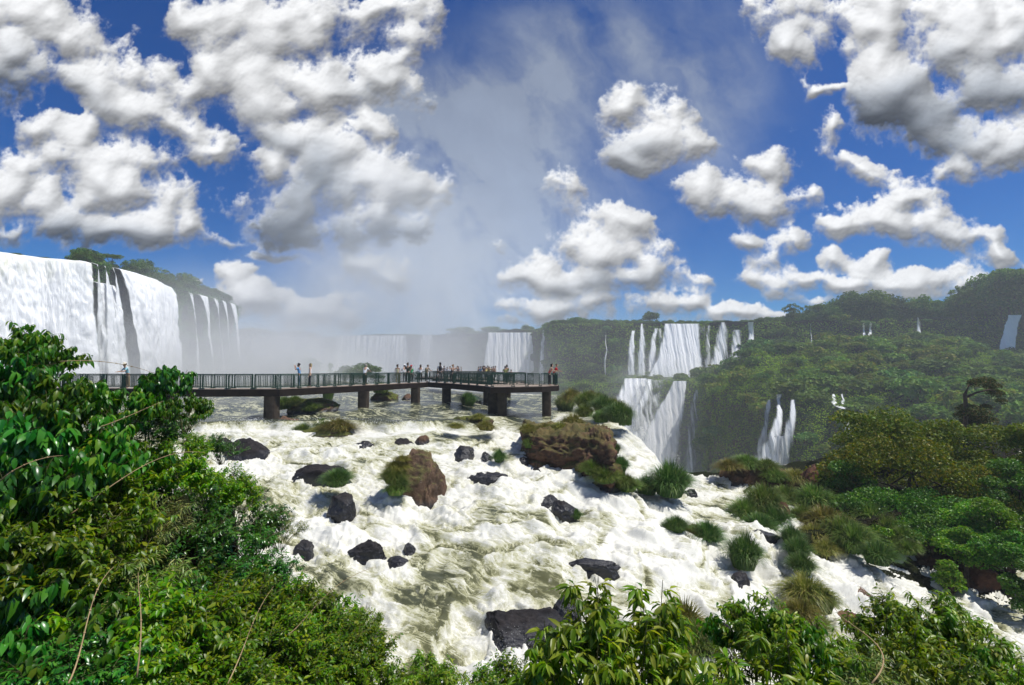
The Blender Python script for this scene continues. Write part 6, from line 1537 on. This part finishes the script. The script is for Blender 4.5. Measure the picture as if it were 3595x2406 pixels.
# the leaning snag with its bent crown
sn = empty('tree', P(3395, 1500, 46), 0, 'dark leaning tree with a bent crown and bare forked trunk above the dome tree', 'tree', TG)
def rel(px, py, d, o=sn): return P(px, py, d) - o.location
mb = MB(); mb.tube([rel(3390, 1560, 46), rel(3392, 1440, 46), rel(3388, 1385, 46), rel(3402, 1352, 46)], [.22, .18, .15, .09], 7)
mb.tube([rel(3392, 1395, 46), rel(3430, 1378, 45.8), rel(3475, 1368, 45.5), rel(3505, 1380, 45.5)], [.11, .09, .06, .03], 6); mb.tube([rel(3402, 1354, 46), rel(3435, 1338, 46), rel(3470, 1345, 46)], [.08, .05, .03], 5)
mb.build('trunk', M_bark, sn, True)
bl = [(*rel(px, py, 46 + dd), r_ * 46 / F_, r_ * 46 / F_, r_ * .6 * 46 / F_) for px, py, r_, dd in [(3430,1345,26,0),(3460,1340,28,.6),(3485,1360,26,0),(3500,1385,24,-.3),(3515,1410,17,.2),(3410,1350,14,.3),(3480,1375,20,.8),(3400,1440,36,.3),(3430,1455,42,-.3),(3380,1460,28,.6),(3450,1480,40,0),(3410,1490,40,.5),(3460,1430,18,.4)]]
Pp, N = blob_points(bl, 7000, np.random.RandomState(9), .7)
V, T = leaf_cards(Pp, N + np.array([0, 0, .4]), .20, .11, np.random.RandomState(10), .8, .4); mesh_np('crown', V, T, leafmat('dark snag foliage', (.016, .030, .008), (.045, .055, .014), (.10, .07, .03), .6, .2, .2, .5), False, sn)

# ================================================================ near shrubs, leaf by leaf
def hi_leaves(Pp, D_, N, L, Wd, curl, fold, rs):
    """leaves with a midrib: 8 points, 6 faces each; D_ the way the leaf points, N its upper side"""
    n = len(Pp); D_ = D_ / np.linalg.norm(D_, axis=1)[:, None]; N = N - D_ * (N * D_).sum(1)[:, None]; N /= np.linalg.norm(N, axis=1)[:, None] + 1e-9
    B_ = np.cross(D_, N); L = np.asarray(L).reshape(-1, 1); Wd = np.asarray(Wd).reshape(-1, 1); cu = np.asarray(curl).reshape(-1, 1); fo = np.asarray(fold).reshape(-1, 1)
    def mid(t): return Pp + D_ * L * t - N * L * cu * t * t
    def side(t, w, s): return mid(t) + B_ * (Wd * .5 * w * s) + N * (Wd * .5 * w * fo)
    V = np.stack([mid(0), mid(.33), mid(.68), mid(1), side(.28, .88, 1), side(.62, .80, 1), side(.28, .88, -1), side(.62, .80, -1)], 1).reshape(-1, 3)
    i = np.arange(n)[:, None] * 8
    T = np.concatenate([i + np.array([q]) for q in ((0, 4, 1), (2, 5, 3), (0, 1, 6), (2, 3, 7))]); Q = np.concatenate([i + np.array([q]) for q in ((1, 4, 5, 2), (1, 2, 7, 6))])
    return V, T, Q
def nearleaf(name, c1, c2, c3, rough=.40, trans=.5):
    m = leafmat(name, c1, c2, c3, rough, trans, .5, 1.6); return m
M_l1 = nearleaf('broad drooping leaves', (.020, .075, .010), (.045, .135, .018), (.13, .19, .03))
M_l2 = nearleaf('small fresh leaves', (.034, .092, .009), (.078, .160, .015), (.18, .21, .03))
M_l3 = nearleaf('narrow bamboo leaves', (.050, .085, .020), (.095, .140, .035), (.22, .20, .08), .45, .3)
M_l4 = nearleaf('lance leaves', (.045, .095, .010), (.095, .155, .018), (.19, .21, .04), .38, .5)
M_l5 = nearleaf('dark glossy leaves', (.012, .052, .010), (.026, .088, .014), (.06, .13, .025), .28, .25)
M_stem = plain('green brown stem', (.07, .075, .025), .7, .2, var=.4)

def shrub_mesh(name, seed, R_, H, nst, ntw, nlf, L, W_, mat_, droop=.6, fold=.35, curl=.3, up=.0, stemr=.008, hang=0., clump=1.):
    rs = np.random.RandomState(seed); root = empty(name); mb = MB(); LP, LD, LN = [], [], []
    for s in range(nst):
        a = rs.uniform(0, 6.28); q = math.sqrt(rs.uniform(0, 1)); tip = Vector((R_ * q * math.cos(a), R_ * q * math.sin(a), H * (math.sqrt(max(.05, 1 - q * q)) * (1 - up) + up) * rs.uniform(.72, 1.1)))
        b = Vector((.22 * R_ * math.cos(a) * rs.uniform(0, 1), .22 * R_ * math.sin(a) * rs.uniform(0, 1), -.3)); m = b.lerp(tip, .5) + Vector((0, 0, H * .22))
        pts = [(b * (1 - t) ** 2 + m * 2 * t * (1 - t) + tip * t * t) for t in np.linspace(0, 1, 6)]
        mb.tube(pts, [stemr * (1 - .13 * k) for k in range(6)], 4, False)
        for w in range(ntw):
            t = rs.uniform(.35, 1) ** .7; o = b * (1 - t) ** 2 + m * 2 * t * (1 - t) + tip * t * t
            dr = Vector(rs.normal(size=3)); dr.z = abs(dr.z) * .5 + .15; dr = (dr.normalized() + Vector((math.cos(a), math.sin(a), .3)) * .6).normalized(); tl = R_ * rs.uniform(.14, .34) * clump
            e = o + dr * tl + Vector((0, 0, -hang * tl)); mb.tube([o, o.lerp(e, .5) + Vector((0, 0, .06 * tl)), e], [stemr * .45, stemr * .35, stemr * .2], 3, False)
            ts = (np.arange(nlf) + rs.uniform(0, 1, nlf)) / nlf * .9 + .12
            for k, tq in enumerate(ts):
                p = o.lerp(e, min(tq, 1.02)); an = k * 2.4 + rs.uniform(-.5, .5)
                sd = dr.cross(Vector((0, 0, 1))).normalized(); u2 = sd.cross(dr)
                ld = dr * .55 + (sd * math.cos(an) + u2 * math.sin(an) * .5) * .9 + Vector((0, 0, -droop * rs.uniform(.5, 1.5)))
                LP.append(p[:]); LD.append(ld[:]); LN.append((Vector((0, 0, 1)) + dr * .2 + Vector(rs.normal(size=3)) * .3)[:])
    LP, LD, LN = map(np.array, (LP, LD, LN)); n = len(LP); sz = rs.uniform(.55, 1.2, n)
    V, T, Q = hi_leaves(LP, LD, LN, L * sz, W_ * sz * rs.uniform(.8, 1.15, n), curl * rs.uniform(.3, 1.6, n), fold * rs.uniform(.4, 1.4, n), rs)
    f = mesh_np('foliage', V, [T, Q], mat_, True, root); k = mb.build('stems', M_stem, root)
    return root, [f, k]
SH = {
 'A': shrub_mesh('shrub', 101, .75, .95, 22, 9, 9, .135, .060, M_l1, 1.1, .35, .5),
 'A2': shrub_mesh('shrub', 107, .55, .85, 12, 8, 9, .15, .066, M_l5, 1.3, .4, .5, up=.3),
 'B': shrub_mesh('shrub', 102, .8, .8, 34, 14, 13, .058, .030, M_l2, .35, .3, .25),
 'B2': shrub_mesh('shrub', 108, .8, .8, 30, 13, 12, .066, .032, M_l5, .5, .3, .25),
 'C': shrub_mesh('shrub', 103, .7, .8, 26, 10, 12, .11, .013, M_l3, .5, .15, .3),
 'D': shrub_mesh('shrub', 104, .36, .70, 13, 7, 7, .098, .034, M_l4, .75, .55, .35, up=.35, stemr=.006, clump=.8),
 'E': shrub_mesh('shrub', 105, .75, .8, 28, 12, 12, .082, .038, M_l2, .6, .3, .3),
 'F': shrub_mesh('shrub', 106, .5, .6, 22, 9, 10, .085, .030, M_l4, .6, .35, .4, up=.2),
}
_u2 = set(); BASES = []
def put(kind, px, py, d, s, label, group, rz=None, sz=1.):
    """the shrub's middle is seen at (px, py) at distance d"""
    root, ch = SH[kind]
    if kind not in _u2: o = root; _u2.add(kind)
    else:
        o = root.copy(); COL.objects.link(o)
        for c in ch: x = c.copy(); COL.objects.link(x); x.parent = o
    q = P(px, py, d); H = {'A': .95, 'A2': .85, 'B': .8, 'B2': .8, 'C': .8, 'D': .62, 'E': .8, 'F': .6}[kind]
    q.z -= H * .55 * s * sz
    o.location = q; o.scale = (s, s, s * sz); o.rotation_euler = (0, 0, random.uniform(0, 6.28) if rz is None else rz)
    BASES.append((q.x, q.y, q.z)); return tag(o, label, 'shrub', group)
random.seed(77)
NG = 'shrubs of the near bank'
LEFT = [('A',70,1210,5.6,.62,'broad-leaved shrub highest at the left edge, against the big waterfall'),('A',190,1240,5.9,.42,'broad drooping leaves in a clump just right of the highest shrub'),('A2',20,1330,5.2,.8,'dark broad-leaved shrub below the highest one at the left edge'),('A',180,1390,5.2,.7,'glossy broad-leaved shrub beside the left end of the walkway'),('A2',330,1400,5.4,.6,'dark drooping shrub overlapping the walkway railing'),('A',440,1400,5.3,.52,'bright drooping shrub in front of the person in the pale cap'),('A2',590,1340,5.5,.52,'tall leafy sprig standing highest over the walkway beam'),('A',650,1420,5.5,.36,'small drooping sprig at the right of the tall sprig'),('B2',520,1480,5.8,.6,'small-leaved dark shrub under the walkway beam'),('B',640,1560,6.6,.5,'thin leafy twigs reaching toward the black boulders'),('B2',780,1560,8.0,.42,'loose twigs with round leaves over the black boulder'),('A',280,1560,4.9,.8,'broad-leaved shrub in the upper middle of the left thicket'),('A2',60,1560,4.7,.9,'shaded broad-leaved shrub at the left edge, mid-height'),('E',430,1620,5.4,.75,'fresh green shrub under the walkway sprigs'),('E',600,1660,6.0,.7,'fresh green shrub crossed by the long tan cane'),('B',740,1700,6.8,.66,'leafy mound standing out over the rapids, upper one'),('E',820,1740,7.0,.55,'pale tips of the upper leafy mound over the rapids'),('B2',880,1830,7.2,.72,'dark shrub jutting farthest into the rapids'),('C',980,1840,7.4,.52,'fine willow-like foliage at the tip of the dark jutting shrub'),('B2',760,1880,6.4,.8,'dark shrub behind the jutting one'),('A2',150,1720,4.5,.85,'dark glossy shrub in the middle of the left thicket'),('E',330,1780,4.7,.8,'green shrub at the heart of the left thicket'),('C',480,1830,5.0,.7,'bamboo-like shrub with yellowish narrow leaves'),('B2',620,1820,5.6,.8,'dark small-leaved shrub right of the bamboo-like one'),('A',50,1880,4.2,.75,'broad-leaved shrub low on the left edge'),('E',220,1950,4.2,.8,'leafy shrub left of centre in the lower thicket'),('C',420,2000,4.4,.7,'second bamboo-like shrub, lower left'),('B2',600,2020,5.0,.85,'dense dark shrub in the lower middle of the thicket'),('B2',800,2010,5.8,.85,'shaded shrub above the bright lower bushes'),('B2',930,1990,6.3,.55,'shaded shrub by the square dark rock'),('B',760,2140,4.9,.85,'bright bush below the shaded shrubs'),('B',930,2160,5.3,.8,'bright bush where the lower thicket meets the rapids'),('F',1060,2110,5.4,.7,'leafy shoots standing up against the white water'),('E',1150,2200,5.2,.66,'bright bush right of the leafy shoots'),('F',1280,2170,5.2,.36,'thin twig with paired leaves over the rapids'),('B',1080,2300,4.6,.75,'light green bush at the bottom, left of centre'),('B',1250,2330,4.6,.6,'light green bush next right along the bottom'),('B',900,2320,4.3,.8,'light green bush at the bottom, third from the centre'),('A2',60,2100,3.9,.8,'dark shrub at the left edge in the lower corner'),('A',250,2180,3.8,.7,'drooping shrub in the lower left corner'),('E',440,2200,4.0,.8,'green shrub between the corner and the light bushes'),('E',620,2230,4.2,.8,'green shrub left of the light green bushes'),('A2',40,2320,3.5,.7,'darkest shrub in the bottom left corner'),('B2',220,2380,3.5,.7,'small-leaved shrub at the bottom left'),('E',420,2400,3.6,.7,'leafy shrub at the bottom, right of the corner'),('B',620,2420,3.8,.7,'bright shrub at the bottom under the green one'),('B',780,2440,3.9,.6,'bright low shrub at the bottom edge'),('E',1000,2440,4.0,.6,'fresh shrub touching the bottom edge, left of centre'),('F',1450,2350,4.4,.5,'drooping leaves rising at the bottom beside the rapids'),('F',1340,2400,4.2,.5,'low shoots at the bottom edge left of the white water'),
 ('B',1620,2420,4.2,.45,'low bush at the bottom edge below the black shelf'),('B',1780,2420,4.2,.5,'low feathery bush left of the lance-leaved shrubs'),('F',1560,2400,4.0,.45,'low leafy shoots at the bottom centre'),
 ('A2',-120,1350,5.2,.9,'dark shrub just beyond the left edge'),('A2',-120,1800,4.4,.9,'another dark shrub beyond the left edge'),('B2',400,1720,5.6,.8,'hidden dark filler shrub behind the long cane'),('B2',100,1450,5.9,.9,'dark background shrub behind the glossy ones'),('B2',260,1680,5.6,.9,'deep shaded shrub in the middle of the thicket'),('B2',60,2000,5.0,.9,'deep shaded shrub low at the left'),('B2',320,2080,5.0,.9,'deep shaded shrub under the bamboo-like ones')]
for k, px, py, d, s, lab in LEFT: put(k, px, py, d, s, lab, NG)
RIGHT = [('D',1960,2310,3.15,.85,'lance-leaved shrub leftmost of the row at bottom centre'),('D',2080,2230,3.2,.95,'tall lance-leaved shrub reaching up over the black shelf'),('D',2180,2200,3.3,.95,'lance-leaved shrub second tallest at bottom centre'),('D',2290,2240,3.3,.95,'lance-leaved shrub in the middle of the bottom row'),('D',2400,2310,3.2,.85,'lance-leaved shrub before the yellowish grass clump'),('D',2230,2380,2.9,.8,'low lance-leaved shrub at the bottom edge, centre'),('D',2060,2400,2.9,.8,'low lance-leaved shrub at the bottom edge, left of centre'),('D',2420,2410,2.9,.8,'low lance-leaved shrub at the bottom edge, right of centre'),
 ('A',2600,2190,3.9,.36,'vine with broad leaves leaning left over the white water'),('F',2700,2180,3.7,.6,'broad vine shrub before the yellow grass clumps'),('A',2760,2240,3.6,.42,'vine shrub with large light leaves'),('F',2860,2290,3.6,.62,'leafy shrub right of the vine'),('F',2680,2360,3.3,.62,'low shrub under the vine at the bottom edge'),('D',2800,2390,3.0,.8,'lance-leaved shrub at the bottom, under the vine'),('F',2960,2400,3.3,.6,'shrub at the bottom edge right of the vine'),
 ('F',3080,2250,3.9,.66,'bushy shrub left of the tallest at bottom right'),('E',3190,2190,4.1,.52,'leafy shrub just left of the tallest sprig'),('F',3280,2150,4.1,.62,'shrub with the tallest sprig at bottom right'),('F',3360,2230,3.9,.66,'shrub right of the tallest sprig'),('F',3200,2330,3.5,.66,'dense shrub below the tallest sprig'),('F',3440,2310,3.6,.62,'shrub sloping down toward the right edge'),('F',3360,2400,3.2,.62,'low shrub at the bottom right edge'),('A',3530,2380,3.4,.4,'broad-leaved sprig in the bottom right corner'),('F',3560,2440,3.1,.5,'low leaves at the very corner, bottom right'),('C',3100,2420,3.2,.45,'grass-like narrow leaves at the bottom right'),('A2',2960,2330,3.9,.42,'dark leaves between the vine and the bushy shrub'),('B2',3280,2420,4.2,.6,'dark low filler foliage behind the bottom right shrubs')]
for k, px, py, d, s, lab in RIGHT: put(k, px, py, d, s, lab, NG)

# ground under them
nb_ = np.array(BASES)
gx2, gy2 = np.meshgrid(np.linspace(-9, 8, 200), np.linspace(1.2, 11, 130))
gz2 = idw(gx2, gy2 + 0, nb_, nb_[:, 2], 3.) - .12 + .08 * fbm2(gx2 * 2, gy2 * 2, 4)
dm = np.min([np.hypot(gx2 - b[0], gy2 - b[1]) for b in BASES], axis=0)
gz2 = gz2 - .25 - 1.0 * sst(.05, .35, dm) - 9 * np.clip(dm - .25, 0, 3)
gz2 = np.where(gy2 < 2.6, np.minimum(gz2, -1.75), gz2)
gz2 = np.maximum(gz2, -14)
tag(mesh_np('near_bank', np.stack([gx2, gy2, gz2], -1).reshape(-1, 3), grid_faces(*gx2.shape), M_soil, True), kind='structure')

# dry canes
M_cane = plain('dry cane', (.34, .24, .12), .6, .3, var=.25, vs=12)
def cane(pts, r, label, leaves=0):
    q = [P(*p) for p in pts]
    # smooth curve
    T_ = np.linspace(0, 1, 24); k = len(q) - 1; out = []
    A_ = np.array([list(v) for v in q]); s = np.linspace(0, 1, k + 1)
    co = [np.polyfit(s, A_[:, i], min(k, 3)) for i in range(3)]
    c = [Vector([np.polyval(co[i], t) for i in range(3)]) for t in T_]
    mb = MB(); o0 = c[0].copy(); mb.tube([v - o0 for v in c], [r * (1 - .7 * t) for t in T_], 5)
    for t in (5, 9, 13, 17): mb.tube([c[t] - o0 - (c[t + 1] - c[t]).normalized() * .004, c[t] - o0 + (c[t + 1] - c[t]).normalized() * .004], r * 1.4, 6)
    o = mb.build('cane', M_cane, smooth=True, loc=o0)
    return tag(o, label, 'cane', 'dry canes in the thicket')
cane([(240, 1810, 4.3), (400, 1700, 4.5), (560, 1610, 4.8), (720, 1590, 5.1)], .006, 'long tan cane arching over the left thicket')
cane([(0, 1690, 3.9), (70, 1640, 3.9), (150, 1610, 4.0), (220, 1600, 4.1)], .005, 'short tan cane at the left edge')
cane([(210, 1270, 4.4), (330, 1268, 4.5), (440, 1282, 4.6), (540, 1310, 4.7)], .004, 'thin dark cane crossing before the walkway')
cane([(1010, 2230, 3.8), (1090, 2150, 3.9), (1180, 2060, 4.0), (1320, 1990, 4.2)], .004, 'tan cane leaning right over the rapids')
cane([(240, 2400, 2.9), (290, 2250, 3.1), (330, 2100, 3.3), (400, 1990, 3.5)], .005, 'upright cane in the lower left corner')
cane([(800, 2400, 3.2), (860, 2260, 3.4), (900, 2160, 3.5), (960, 2060, 3.7)], .004, 'slanting cane among the bright bushes')
cane([(480, 2380, 3.1), (495, 2200, 3.2), (490, 2100, 3.3), (485, 2010, 3.4)], .005, 'straight green-brown cane left of the bright bushes')
cane([(3060, 2400, 2.9), (3090, 2280, 3.1), (3000, 2200, 3.3), (2930, 2130, 3.5)], .005, 'brown cane behind the bottom right shrubs')
cane([(350, 1500, 4.4), (430, 1470, 4.5), (500, 1440, 4.6), (570, 1410, 4.7)], .005, 'pale stem between the drooping leaves by the walkway')
